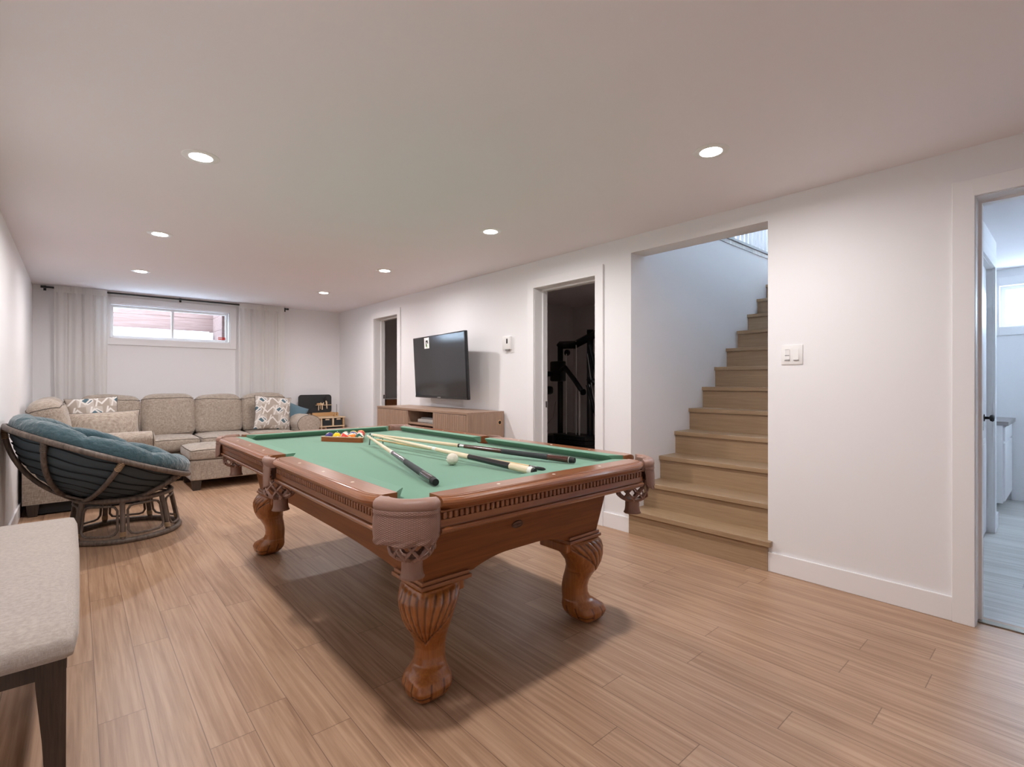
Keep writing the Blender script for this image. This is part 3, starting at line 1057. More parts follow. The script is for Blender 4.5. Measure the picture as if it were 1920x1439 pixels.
def leg_bm(sx, sy):
    bm = bm_new()
    A = Vector((sx, sy, 0)).normalized()
    B = Vector((-A.y, A.x, 0))
    nr, ns = 120, 144
    rings = []
    GROOVE_TONE.clear()
    for i in range(nr + 1):
        z = 0.392 * i / nr
        o_, n_, w = interp(OUT, z), interp(INN, z), interp(WID, z)
        c, h = (o_ + n_) / 2, (o_ - n_) / 2
        ring = []
        for k in range(ns):
            th = 2 * PI * k / ns
            ct, st = math.cos(th), math.sin(th)
            p = 2.0
            if z > 0.345:
                p = 2.0 - 0.75 * min(1, (z - 0.345) / 0.04)
            elif 0.10 < z < 0.24:
                p = 1.72
            r = (abs(ct) ** p + abs(st) ** p) ** (-1 / p)
            s, t_ = r * ct * h + c, r * st * w
            g = 0.0
            toe_ = 0.0
            front = ct
            # shell carving on the knee: grooves fanning down from the cap
            if 0.17 < z < 0.385 and front > -0.25:
                m_ = min(1, (z - 0.17) / 0.05) * min(1, (0.388 - z) / 0.012) * min(1, (front + 0.25) / 0.2)
                lim = 0.185 + 0.095 * abs(th if th < PI else 2 * PI - th) ** 1.0
                if z > lim:
                    ang = (th if th < PI else th - 2 * PI)
                    fan = ang / (0.30 + (z - 0.15) * 3.3) ** 0.85
                    g = -0.0052 * m_ * (0.5 - 0.5 * math.cos(fan * 21)) ** 3
                    if z < lim + 0.010:
                        g -= 0.004
            # claw: four toes over a ball
            if z < 0.10:
                m_ = min(1, (0.10 - z) / 0.03)
                toe = abs(math.cos(th * 2.0)) ** 4
                toe_ = toe
                g += m_ * (0.009 * toe - 0.004 * (1 - toe))
                if 0.026 < z < 0.036 and toe > 0.25:
                    g -= 0.0035
                if z < 0.026 and toe > 0.6:
                    g -= 0.002
            rr = Vector((s - c, t_, 0))
            if rr.length > 1e-6:
                rr = rr * (1 + g / rr.length)
            ring.append(A * (c + rr.x) + B * rr.y + Vector((0, 0, z)))
            GROOVE_TONE.append(min(0.8, max(0.0, -g - 0.0018) / 0.0036) if z > 0.17 else (0.75 if (z < 0.075 and 0.10 < toe_ < 0.24) or (0.030 < z < 0.036 and toe_ > 0.24) else 0.0))
        rings.append(ring)
    loft(bm, rings)
    return bm


LC = (0.384, 0.936)
for sx in (-1, 1):
    for sy in (-1, 1):
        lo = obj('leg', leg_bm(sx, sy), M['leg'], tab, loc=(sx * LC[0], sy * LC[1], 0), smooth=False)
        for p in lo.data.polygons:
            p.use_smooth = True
        ga = lo.data.attributes.new('groove_dark', 'FLOAT', 'POINT')
        for i_, g_ in enumerate(GROOVE_TONE):
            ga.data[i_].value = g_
        bm = bm_new()
        h = 0.100
        # cap: two stepped mouldings
        for e, z0, z1 in ((0.0, 0.390, 0.398), (0.010, 0.397, 0.412), (0.003, 0.411, 0.426)):
            box(bm, -h - e, h + e, -h - e, h + e, z0, z1, bev=0.0035)
        obj('leg_cap', bm, M['tablex'], lo)
        bm = bm_new()
        # block behind the knee, filling to the inner side
        box(bm, -h + 0.012, h - 0.012, -h + 0.012, h - 0.012, 0.345, 0.392, bev=0.008)
        b = obj('leg_block', bm, M['leg'], lo)
        b.location = (-sx * 0.012, -sy * 0.012, 0)

# leather pockets ----------------------------------------------------
def net(cx, cy, parent, zt=0.675):
    """woven leather basket with fringed collar"""
    bm = bm_new()
    prof = [(0.0, 0.060), (0.2, 0.068), (0.5, 0.073), (0.75, 0.069), (0.9, 0.054), (1.0, 0.034)]
    zb = 0.572
    for s in (-1, 1):
        for k in range(9):
            pts_ = []
            for i in range(13):
                u = i / 12
                th = 2 * PI * k / 9 + s * u * 1.25
                r = 0
                for (a, p), (c, q) in zip(prof[:-1], prof[1:]):
                    if u <= c:
                        r = p + (q - p) * (u - a) / (c - a)
                        break
                r += 0.0022 * s * math.cos(u * 9)
                pts_.append(Vector((cx + r * math.cos(th), cy + r * math.sin(th), zt + (zb - zt) * u)))
            tube(bm, pts_, 0.0058, n=6, flat=0.6)
    o = obj('pocket_net', bm, M['leather'], parent, smooth=True)
    bm = bm_new()
    nseg = 40
    rings = []
    for u in range(9):
        z = 0.580 - 0.068 * u / 8
        r0 = 0.036 - 0.005 * math.sin(u / 8 * PI) + (0.003 if u == 8 else 0)
        rings.append([Vector((cx + (r0 + (0.0022 * (k % 2) if u > 2 else 0)) * math.cos(2 * PI * k / nseg), cy + (r0 + (0.0022 * (k % 2) if u > 2 else 0)) * math.sin(2 * PI * k / nseg), z)) for k in range(nseg)])
    loft(bm, rings)
    obj('collar', bm, M['leather'], o)
    return o


def smoothpath(P, n):
    """Catmull-Rom through 2-D points"""
    out = []
    Q = [P[0]] + list(P) + [P[-1]]
    m_ = len(P) - 1
    for i in range(n + 1):
        s = i / n * m_
        k = min(int(s), m_ - 1)
        t_ = s - k
        p0, p1, p2, p3 = (Vector(q) for q in Q[k:k + 4])
        out.append(0.5 * ((2 * p1) + (p2 - p0) * t_ + (2 * p0 - 5 * p1 + 4 * p2 - p3) * t_ * t_ + (3 * p1 - p0 - 3 * p2 + p3) * t_ ** 3))
    return out


def corner_pocket(sx, sy):
    # outer path of the leather in the corner (local x,y positive quadrant)
    outer = smoothpath([(EX - 0.026, 1.104), (EX - 0.008, 1.124), (EX - 0.012, 1.158), (EX - 0.052, 1.218), (EX - 0.108, 1.256), (EX - 0.142, 1.262), (EX - 0.166, 1.248)], 64)
    pc = Vector((0.592, 1.152))
    bm = bm_new()
    rings = []
    for i, p in enumerate(outer):
        d = (pc - p).normalized()
        L = (pc - p).length
        inner = max(0.012, L - 0.062)
        e = min(1.0, min(i, len(outer) - 1 - i) / 10)
        inner = 0.020 + (inner - 0.020) * e
        prof = [(0.0, -0.034), (-0.004, -0.022), (-0.003, -0.010), (0.004, -0.001), (0.014, 0.004), (inner * 0.8, 0.003), (inner, -0.006), (inner + 0.002, -0.03), (inner + 0.0, -0.05), (inner * 0.4, -0.05)]
        rings.append([Vector((sx * (p.x + d.x * a), sy * (p.y + d.y * a), ZR + z)) for a, z in prof])
    loft(bm, rings)
    o = obj('pocket_leather', bm, M['leather'], tab, smooth=True)
    # shield: tooled leather flap
    bm = bm_new()
    rows = 34
    no = len(outer)
    VV = []
    for i, p in enumerate(outer):
        u = i / (no - 1)
        d = (p - pc).normalized()
        drop = 0.108 + 0.018 * math.sin(u * PI) ** 0.8 + 0.003 * math.cos(u * PI * 8)
        ed = min(u, 1 - u)
        if ed < 0.08:
            drop = 0.096 + 0.012 * math.sqrt(ed / 0.08)
        col_ = []
        for j in range(rows + 1):
            v = j / rows
            z = ZR - 0.030 - (drop - 0.02) * v
            flare = 0.004 * v + 0.003 * math.sin(v * PI)
            if v < 0.14:
                flare += 0.0025
            tool = 0.0
            if 0.16 < v < 0.84 and 0.06 < u < 0.94:
                tool = 0.0
            elif v >= 0.84:
                tool = 0.0016 * math.sin(u * 40 + v * 20)
            q = p + d * (flare + tool)
            # spread a little sideways as it hangs
            tan = Vector((-d.y, d.x)) * (u - 0.5) * -0.016 * v
            q = q + tan
            col_.append(Vector((sx * q.x, sy * q.y, z)))
        VV.append(col_)
    th_ = 0.004
    vs = [[bm.verts.new(c) for c in col_] for col_ in VV]
    vi = [[bm.verts.new(c - Vector((sx * (outer[i] - pc).normalized().x, sy * (outer[i] - pc).normalized().y, 0)) * th_) for c in col_] for i, col_ in enumerate(VV)]
    for i in range(no - 1):
        for j in range(rows):
            f = bm.faces.new((vs[i][j], vs[i + 1][j], vs[i + 1][j + 1], vs[i][j + 1])); f.smooth = True
            f = bm.faces.new((vi[i][j], vi[i][j + 1], vi[i + 1][j + 1], vi[i + 1][j])); f.smooth = True
        bm.faces.new((vs[i][rows], vs[i + 1][rows], vi[i + 1][rows], vi[i][rows]))
        bm.faces.new((vs[i][0], vi[i][0], vi[i + 1][0], vs[i + 1][0]))
    for i in (0, no - 1):
        for j in range(rows):
            bm.faces.new((vs[i][j], vs[i][j + 1], vi[i][j + 1], vi[i][j]))
    uvl = bm.loops.layers.uv.new('uv')
    key = {}
    for i in range(no):
        for j in range(rows + 1):
            key[vs[i][j]] = (i / (no - 1) * 0.26, -VV[i][j].z)
            key[vi[i][j]] = (0.0, 0.0)
    for f in bm.faces:
        for lp in f.loops:
            lp[uvl].uv = key.get(lp.vert, (0, 0))
    obj('pocket_shield', bm, M['tooled'], o)
    # throat under the rail
    bm = bm_new()
    rings = [[Vector((sx * (pc.x + r * math.cos(a)), sy * (pc.y + r * math.sin(a)), z)) for a in [2 * PI * k / 24 for k in range(24)]] for r, z in ((0.062, 0.728), (0.060, 0.70), (0.055, 0.665))]
    loft(bm, rings, cap=False)
    obj('pocket_throat', bm, M['leatherd'], o, smooth=True)
    net(sx * pc.x, sy * pc.y, o)


for sx in (-1, 1):
    for sy in (-1, 1):
        corner_pocket(sx, sy)


def side_pocket(sx):
    pc = Vector((NX + 0.078, 0.0))
    outer = smoothpath([(EX - 0.022, -0.062), (EX - 0.002, -0.050), (EX + 0.006, -0.025), (EX + 0.007, 0.0), (EX + 0.006, 0.025), (EX - 0.002, 0.050), (EX - 0.022, 0.062)], 20)
    bm = bm_new()
    rings = []
    for i, p in enumerate(outer):
        e = min(1.0, min(i, len(outer) - 1 - i) / 4)
        d = (pc - p).normalized()
        inner = 0.014 + 0.012 * e
        prof = [(0.0, -0.034), (-0.004, -0.022), (-0.003, -0.010), (0.004, -0.001), (0.012, 0.003), (inner * 0.9, 0.002), (inner, -0.006), (inner, -0.045), (0.004, -0.045)]
        rings.append([Vector((sx * (p.x + d.x * a), p.y + d.y * a, ZR + z)) for a, z in prof])
    loft(bm, rings)
    o = obj('pocket_leather', bm, M['leather'], tab, smooth=True)
    bm = bm_new()
    rows = 16
    no = 13
    vs, vi = [], []
    for i in range(no):
        u = -1 + 2 * i / (no - 1)
        c1, c2 = [], []
        for j in range(rows + 1):
            v = j / rows
            half = 0.052 - 0.016 * v
            z = ZR - 0.030 - (0.100 + 0.012 * (1 - u * u)) * v
            x = EX + 0.007 - 0.012 * u * u + 0.004 * v + (0.0012 if (i + j) % 2 and 0.15 < v < 0.85 else 0)
            c1.append(bm.verts.new((sx * x, u * half, z)))
            c2.append(bm.verts.new((sx * (x - 0.005), u * half, z)))
        vs.append(c1); vi.append(c2)
    for i in range(no - 1):
        for j in range(rows):
            bm.faces.new((vs[i][j], vs[i + 1][j], vs[i + 1][j + 1], vs[i][j + 1])).smooth = True
            bm.faces.new((vi[i][j], vi[i][j + 1], vi[i + 1][j + 1], vi[i + 1][j]))
        bm.faces.new((vs[i][rows], vs[i + 1][rows], vi[i + 1][rows], vi[i][rows]))
        bm.faces.new((vs[i][0], vi[i][0], vi[i + 1][0], vs[i + 1][0]))
    for i in (0, no - 1):
        for j in range(rows):
            bm.faces.new((vs[i][j], vs[i][j + 1], vi[i][j + 1], vi[i][j]))
    obj('pocket_shield', bm, M['leather'], o)
    bm = bm_new()
    rings = [[Vector((sx * (pc.x + r * math.cos(a)), r * math.sin(a), z)) for a in [2 * PI * k / 24 for k in range(24)]] for r, z in ((0.052, 0.728), (0.052, 0.70), (0.050, 0.665))]
    loft(bm, rings, cap=False)
    obj('pocket_throat', bm, M['leatherd'], o, smooth=True)
    net(sx * (pc.x + 0.012), 0, o)


side_pocket(-1)
side_pocket(1)

# ------------------------------------------------------------------ balls, rack, cues
BR = 0.0286
BC = {'yellow': (0.85, 0.60, 0.02), 'blue': (0.03, 0.09, 0.38), 'red': (0.72, 0.05, 0.03), 'purple': (0.045, 0.04, 0.20), 'orange': (0.85, 0.24, 0.03), 'green': (0.01, 0.10, 0.07), 'maroon': (0.30, 0.03, 0.03), 'black': (0.015, 0.015, 0.018), 'cream': (0.82, 0.74, 0.62)}


def ball(name, colr, stripe, loc, label, group, seed):
    bm = bm_new()
    bmesh.ops.create_uvsphere(bm, u_segments=48, v_segments=32, radius=BR)
    o = obj(name, bm, M['ball'], None, loc=loc)
    for p in o.data.polygons:
        p.use_smooth = True
    rnd = random.Random(seed)
    an = rnd.uniform(0, PI)
    ax = (Vector((0.9, -0.42, 0)) * math.cos(an) + Vector((0.1, 0.1, 1)) * math.sin(an)).normalized()
    nb = (ax.orthogonal().normalized() + ax.cross(ax.orthogonal()).normalized() * rnd.uniform(-1.5, 1.5)).normalized()
    at = o.data.color_attributes.new('pattern', 'FLOAT_COLOR', 'POINT')
    for v in o.data.vertices:
        d = v.co.normalized()
        c = BC[colr]
        if stripe and abs(d.dot(ax)) > 0.66:
            c = BC['cream']
        k = max(d.dot(nb), d.dot(-nb))
        if k > 0.935:
            c = BC['cream']
            if 0.975 < k < 0.992:
                c = BC['black']
        at.data[v.index].color = (*c, 1)
    return tag(o, label, 'billiard ball', group)


rdir = Vector((0.184, -0.278, 0)).normalized()
apx = Vector((-rdir.y, rdir.x, 0))       # away from the camera
rmid = Vector((1.314, 3.207, 0))
if apx.y < 0:
    apx = -apx
rackt = thing('ball_rack', 'triangular mahogany ball rack lying on the green cloth', 'ball rack', (rmid.x, rmid.y, ZB), (0, 0, math.atan2(rdir.y, rdir.x)))
# in rack space: +x along the front bar, +y towards the apex
side = 0.333


def tri(inset, rr, n=8):
    h = side * math.sqrt(3) / 2
    P = [Vector((-side / 2, 0)), Vector((side / 2, 0)), Vector((0, h))]
    cen = Vector((0, h / 3))
    out = []
    for i in range(3):
        p = P[i]
        d = (cen - p).normalized()
        q = p + d * (inset + rr) * 2          # centre of the corner arc
        a0 = math.atan2(-d.y, -d.x)
        for k in range(n + 1):
            a = a0 - PI / 3 + 2 * PI / 3 * k / n
            out.append(Vector((q.x + rr * math.cos(a), q.y + rr * math.sin(a))))
    return out


for nm, z0, z1, i0, mt in (('side_bars', 0.0, 0.031, 0.0, 'rackw'), ('top_edge', 0.031, 0.0345, 0.0, 'pinel')):
    bm = bm_new()
    a, c = tri(i0, 0.014), tri(i0 + 0.0085, 0.0055)
    rings = [[Vector((p.x, p.y, z0)) for p in a], [Vector((p.x, p.y, z1)) for p in a], [Vector((p.x, p.y, z1)) for p in c], [Vector((p.x, p.y, z0)) for p in c]]
    loft(bm, rings, loop=True, smooth=False)
    obj(nm, bm, M[mt], rackt, label='light wood top edge of the rack' if nm == 'top_edge' else None)
ROWS = [[('purple', 0), ('yellow', 0), ('red', 1), ('orange', 1), ('green', 1)], [('black', 0), ('blue', 1), ('purple', 1), ('maroon', 1)], [('green', 0), ('blue', 0), ('red', 0)], [('yellow', 1), ('maroon', 0)], [('orange', 0)]]
ORD = ['leftmost', 'second from left', 'middle', 'second from right', 'rightmost']
for r, row in enumerate(ROWS):
    for i, (c_, st) in enumerate(row):
        lx = (i - (len(row) - 1) / 2) * BR * 2.002
        ly = 0.0085 + BR + 0.004 + r * BR * 2.002 * 0.866
        w = rackt.matrix_basis if False else Matrix.Rotation(math.atan2(rdir.y, rdir.x), 4, 'Z')
        p = w @ Vector((lx, ly, 0)) + rmid
        kind_ = 'striped' if st else 'solid'
        if r == 0:
            wh = ORD[i] + ' in the front row of the rack'
        elif r == 4:
            wh = 'alone at the far apex of the rack'
        else:
            wh = ('left end' if i == 0 else 'right end' if i == len(row) - 1 else 'left of centre' if i == 1 and len(row) == 4 else 'middle' if len(row) == 3 else 'right of centre') + ' of the ' + ['', 'second', 'third', 'fourth'][r] + ' row in the rack'
        ball('billiard_ball', c_, st, (p.x, p.y, ZB + BR), f'{kind_} {c_} billiard ball, {wh}', 'racked billiard balls', r * 7 + i * 3 + 1)
bm = bm_new(); bmesh.ops.create_uvsphere(bm, u_segments=48, v_segments=32, radius=BR)
cb = obj('cue_ball', bm, M['cueball'], None, loc=(1.35, 1.967, ZB + BR), smooth=True)
for p in cb.data.polygons:
    p.use_smooth = True
tag(cb, 'ivory white cue ball on the green cloth touching near a cream cue', 'billiard ball')


def cue(name, label, tip, butt, segs, group='pool cues on the table'):
    """segs: list of (part, t0, t1, r0, r1, material) with t measured from tip to butt"""
    A, B = Vector(tip), Vector(butt)
    L = (B - A).length
    d = (B - A).normalized()
    q = Vector((0, 0, 1)).rotation_difference(d)
    t_ = thing(name, label, 'pool cue', tip, q.to_euler(), group)
    for part, t0, t1, r0, r1, mt in segs:
        bm = bm_new()
        n = 1
        pr = [(r0 * 0.6, t0 * L), (r0, t0 * L + 0.0006), (r1, t1 * L - 0.0006), (r1 * 0.6, t1 * L)]
        lathe(bm, pr, 20)
        obj(part, bm, M[mt], t_, smooth=True)
    return t_


cue('pool_cue', 'black pool cue with speckled grip, its butt nearest the near left pocket', (1.344, 2.878, 0.803), (1.021, 1.598, 0.752),
    [('tip', 0, .008, .0058, .0060, 'blackl'), ('ferrule', .008, .022, .0062, .0063, 'ivory'), ('shaft', .022, .475, .0063, .0103, 'maple'), ('joint_ring', .475, .495, .0106, .0107, 'ivory'), ('forearm', .495, .68, .0107, .0128, 'blackl'),
     ('grip', .68, .875, .0130, .0146, 'wrap'), ('butt_sleeve', .875, .975, .0146, .0156, 'blackl'), ('bumper', .975, 1.0, .0150, .0135, 'blackm')])
cue('pool_cue', 'cream pool cue with long black grip, lying just behind the white cue ball', (1.386, 2.923, 0.803), (1.458, 1.512, 0.752),
    [('tip', 0, .008, .0058, .0060, 'blackl'), ('ferrule', .008, .022, .0062, .0063, 'ivory'), ('shaft', .022, .478, .0063, .0104, 'maple'), ('joint_ring', .478, .500, .0107, .0107, 'ivory'), ('forearm', .500, .69, .0107, .0130, 'maple'),
     ('grip', .69, .895, .0132, .0152, 'blackl'), ('butt_sleeve', .895, .975, .0154, .0165, 'maple'), ('butt_ring', .975, .992, .0165, .0166, 'ivory'), ('bumper', .992, 1.0, .0140, .0125, 'blackm')])
cue('pool_cue', 'rosewood butted pool cue with speckled grip, closest to the right rail', (1.379, 2.909, 0.806), (1.811, 1.601, 0.752),
    [('tip', 0, .008, .0058, .0060, 'blackl'), ('ferrule', .008, .022, .0062, .0063, 'ivory'), ('shaft', .022, .495, .0063, .0105, 'maple'), ('collar_ring', .495, .503, .0107, .0107, 'blackl'), ('joint_ring', .503, .525, .0108, .0108, 'steel'), ('forearm', .525, .70, .0108, .0130, 'rosew'),
     ('grip', .70, .895, .0131, .0148, 'wrap'), ('butt_sleeve', .895, .975, .0148, .0157, 'rosew'), ('butt_ring', .9775, .980, .0157, .0157, 'ivory'), ('bumper', .980, 1.0, .0150, .0130, 'blackm')])
# mechanical bridge: thin stick with a notched metal head
A, B = Vector((1.440, 2.95, 0.765)), Vector((1.568, 1.559, 0.7425))
q = Vector((0, 0, 1)).rotation_difference((B - A).normalized())
br_ = thing('bridge_stick', 'thin yellowish bridge stick with metal head supporting the cue tips', 'bridge stick', A, q.to_euler())
bm = bm_new(); lathe(bm, [(0.004, 0), (0.006, 0.001), (0.0075, 1.30), (0.004, 1.302)], 16); obj('shaft', bm, M['maple2'], br_, smooth=True)
bm = bm_new(); lathe(bm, [(0.004, 1.302), (0.0076, 1.303), (0.007, 1.385), (0.003, 1.396)], 16); obj('end_cap', bm, M['blackl'], br_, smooth=True)
bm = bm_new()
qi = q.to_matrix().to_4x4().inverted()
hd = [(-0.050, -0.030), (-0.045, 0.008), (-0.030, 0.028), (-0.020, 0.018), (-0.010, 0.030), (0.0, 0.018), (0.010, 0.030), (0.020, 0.018), (0.030, 0.028), (0.045, 0.008), (0.050, -0.030)]
e1 = Vector((0.9, 0.1, 0)).normalized()
path = [qi @ (e1 * a + Vector((0, 0, z)) * 1.0).to_4d() for a, z in hd]
tube(bm, [p.to_3d() for p in path], 0.004, n=8)
tube(bm, [(qi @ (e1 * a + Vector((0, 0, z))).to_4d()).to_3d() for a, z in ((-0.045, 0.008), (0, -0.006), (0.045, 0.008))], 0.003, n=8)
obj('bridge_head', bm, M['brass'], br_, smooth=True)
# ------------------------------------------------------------------ television and cabinet
tv = thing('television', 'large flat black television mounted on the right wall above the wooden cabinet', 'television', (2.933, 4.541, 1.298), (0, -0.052, -0.088))
TW, TH = 1.172, 0.686
bm = bm_new(); box(bm, -0.004, 0.030, -TW / 2, TW / 2, -TH / 2, TH / 2, bev=0.004); obj('casing', bm, M['tv'], tv, smooth=True)
bm = bm_new(); box(bm, 0.028, 0.058, -TW / 2 + 0.10, TW / 2 - 0.10, -TH / 2 + 0.01, TH / 2 - 0.22, bev=0.012); obj('rear_housing', bm, M['blackm'], tv, smooth=True)
bm = bm_new(); box(bm, -0.0055, -0.0035, -TW / 2 + 0.012, TW / 2 - 0.012, -TH / 2 + 0.026, TH / 2 - 0.012); obj('screen', bm, M['screen'], tv)
bm = bm_new(); box(bm, -0.008, -0.0035, -TW / 2 + 0.004, TW / 2 - 0.004, -TH / 2 + 0.002, -TH / 2 + 0.024, bev=0.002); obj('lower_bezel', bm, M['black'], tv)
bm = bm_new(); box(bm, -0.0085, -0.007, -0.035, 0.035, -TH / 2 + 0.008, -TH / 2 + 0.017); obj('maker_mark', bm, M['greyp'], tv)
tvs = thing('screen_label', 'small white square energy label stuck at the top of the television screen', 'label', (0, 0, 0))
lp = Matrix.Translation(tv.location) @ tv.rotation_euler.to_matrix().to_4x4() @ Vector((-0.0065, 0.235, 0.268))
tvs.location = lp
tvs.rotation_euler = tv.rotation_euler
bm = bm_new(); box(bm, -0.0008, 0, -0.058, 0.058, -0.060, 0.060); obj('paper_backing', bm, M['white'], tvs)
bm = bm_new()
box(bm, -0.0016, -0.0008, -0.030, 0.020, 0.010, 0.030); box(bm, -0.0016, -0.0008, 0.002, 0.020, -0.040, 0.030); box(bm, -0.0016, -0.0008, -0.034, -0.014, -0.006, 0.012)
obj('printed_mark', bm, M['blackm'], tvs)
bm = bm_new(); box(bm, -0.0016, -0.0008, -0.016, 0.0, -0.052, -0.012); obj('printed_mark', bm, plain('green_print', (0.35, 0.55, 0.25), rough=.6), tvs)
wm = bm_new()
box(wm, 3.09, XR - 0.001, 4.40, 4.66, 1.16, 1.40, bev=0.003)
tube(wm, [(3.10, 4.52, 1.28), (3.05, 4.60, 1.28), (2.995, 4.54, 1.28)], 0.018, n=10)
mo = obj('wall_bracket', wm, M['black'], tv)
mo.matrix_parent_inverse = (Matrix.Translation(tv.location) @ tv.rotation_euler.to_matrix().to_4x4()).inverted()

CX0, CX1, CY0, CY1, CZ = 2.67, 3.108, 3.655, 5.45, 0.852
cab = thing('media_cabinet', 'long oak coloured media cabinet with grooved doors and an open shelf under the television', 'cabinet', ((CX0 + CX1) / 2, (CY0 + CY1) / 2, 0))
ox, oy = cab.location.x, cab.location.y


def cbox(name, x0, x1, y0, y1, z0, z1, mat='oak', bev=0.001, **k):
    bm = bm_new(); box(bm, x0 - ox, x1 - ox, y0 - oy, y1 - oy, z0, z1, bev=bev)
    return obj(name, bm, M[mat], cab, **k)


cbox('top_panel', CX0, CX1, CY0, CY1, CZ - 0.022, CZ, 'oaktop')
sp_ = cbox('side_panel', CX0 + 0.002, CX1, CY0, CY0 + 0.02, 0, CZ - 0.022)
cbox('side_panel', CX0 + 0.002, CX1, CY1 - 0.02, CY1, 0, CZ - 0.022)
bm = bm_new(); lathe(bm, [(0.017, -0.0015), (0.024, -0.0015), (0.024, 0.001), (0.017, 0.001)], 24, loop=True, mat=Matrix.Rotation(PI / 2, 4, 'X')); g_ = obj('cable_grommet', bm, M['pine'], sp_)
g_.location = (3.055 - ox, CY0 - oy, 0.745)
bm = bm_new(); lathe(bm, [(0.001, -0.0008), (0.0168, -0.0008), (0.0168, 0.001), (0.001, 0.001)], 24, mat=Matrix.Rotation(PI / 2, 4, 'X')); g2 = obj('cable_hole', bm, M['blackm'], sp_)
g2.location = (3.055 - ox, CY0 - oy, 0.745)
cbox('partition', CX0 + 0.004, CX1 - 0.01, 4.222, 4.240, 0.05, CZ - 0.022)
cbox('partition', CX0 + 0.004, CX1 - 0.01, 4.735, 4.753, 0.05, CZ - 0.022)
cbox('back_panel', CX1 - 0.012, CX1 - 0.004, CY0 + 0.02, CY1 - 0.02, 0.05, CZ - 0.022, 'blackm')
cbox('shelf', CX0 + 0.01, CX1 - 0.012, 4.240, 4.735, 0.688, 0.706, 'oaktop')
cbox('shelf', CX0 + 0.01, CX1 - 0.012, 4.240, 4.735, 0.42, 0.438, 'oaktop')
cbox('bottom_panel', CX0 + 0.004, CX1 - 0.01, CY0 + 0.02, CY1 - 0.02, 0.05, 0.07)
cbox('plinth', CX0 + 0.03, CX1 - 0.03, CY0 + 0.02, CY1 - 0.02, 0.0, 0.05, 'blackm')


def cdoor(y0, y1):
    bm = bm_new()
    n = int(round((y1 - y0) / 0.0375))
    w = (y1 - y0) / n
    for k in range(n):
        a = y0 + k * w
        box(bm, CX0 - ox, CX0 + 0.018 - ox, a + 0.0012 - oy, a + w - 0.0012 - oy, 0.06, CZ - 0.026, bev=0.002, seg=1)
    box(bm, CX0 + 0.004 - ox, CX0 + 0.016 - ox, y0 - oy, y1 - oy, 0.06, CZ - 0.026)
    d = obj('door', bm, M['oak'], cab)
    return d


cdoor(3.677, 4.222)
cdoor(4.753, 5.430)
# things on the open shelf
bx_ = thing('media_box', 'pale grey console lying on the upper open shelf of the media cabinet', 'media player', (2.86, 4.52, 0.7065), (0, 0, 0.15))
bm = bm_new(); box(bm, -0.10, 0.10, -0.14, 0.14, 0.0, 0.035, bev=0.006); obj('body', bm, M['paper'], bx_, smooth=True)
bm = bm_new(); box(bm, -0.085, 0.085, -0.10, 0.11, 0.035, 0.052, bev=0.008); obj('upper_shell', bm, M['greyp'], bx_, smooth=True)
pp = thing('paper_stack', 'loose white papers beside the console on the upper open cabinet shelf', 'papers', (2.80, 4.34, 0.7065))
for k, a in enumerate((0.1, -0.15, 0.3)):
    bm = bm_new(); box(bm, -0.075, 0.075, -0.09, 0.07, k * 0.0022, k * 0.0022 + 0.002)
    obj('sheet', bm, M['paper'], pp, rot=(0, 0, a))
rt = thing('router', 'black box with small yellow light on the lower open cabinet shelf', 'media player', (2.86, 4.46, 0.4385))
bm = bm_new(); box(bm, -0.10, 0.12, -0.16, 0.16, 0, 0.17, bev=0.006); obj('body', bm, M['black'], rt, smooth=True)
bm = bm_new(); box(bm, -0.102, -0.0995, 0.03, 0.055, 0.10, 0.16); obj('front_label', bm, M['pinel'], rt)

# ------------------------------------------------------------------ wall controls
th = thing('thermostat', 'small white wall thermostat between the television and the gym doorway', 'thermostat', (XR, 3.60, 1.49))
bm = bm_new(); box(bm, -0.003, 0, -0.088, 0.060, -0.078, 0.070, bev=0.001); obj('wall_plate', bm, M['wall'], th)
bm = bm_new(); box(bm, -0.034, -0.003, -0.048, 0.064, -0.046, 0.078, bev=0.006); obj('body', bm, M['white'], th, smooth=True)
bm = bm_new(); box(bm, -0.0352, -0.0338, -0.018, 0.002, 0.010, 0.056, bev=0.0005); obj('display_slot', bm, M['blackm'], th)
bm = bm_new(); lathe(bm, [(0.020, -0.058), (0.024, -0.046), (0.001, -0.0455)], 20, (-0.017, 0.004, 0)); obj('dial', bm, M['greyp'], th, smooth=True)

sw = thing('light_switch', 'double white light switch plate on the wall right of the stairs', 'light switch', (XR, 1.093, 1.290))
bm = bm_new(); box(bm, -0.006, 0, -0.058, 0.058, -0.057, 0.057, bev=0.003); obj('wall_plate', bm, M['white'], sw, smooth=True)
bm = bm_new(); box(bm, -0.0095, -0.006, 0.010, 0.038, -0.028, 0.032, bev=0.0015); dm = obj('dimmer', bm, M['white'], sw)
bm = bm_new()
box(bm, -0.0102, -0.0094, 0.012, 0.036, 0.0300, 0.0315); box(bm, -0.0102, -0.0094, 0.012, 0.036, -0.006, -0.0015); box(bm, -0.0102, -0.0060, 0.010, 0.038, -0.034, -0.0305)
obj('groove', bm, M['greyp'], dm)
bm = bm_new(); prism(bm, [(-0.0075, 0.033), (-0.012, -0.030), (-0.006, -0.030), (-0.006, 0.033)], -0.038, -0.010, 'Y')
rk_ = obj('rocker', bm, M['white'], sw)
bm = bm_new(); box(bm, -0.0118, -0.006, -0.038, -0.010, -0.034, -0.0305); obj('rocker_gap', bm, M['greyp'], rk_)

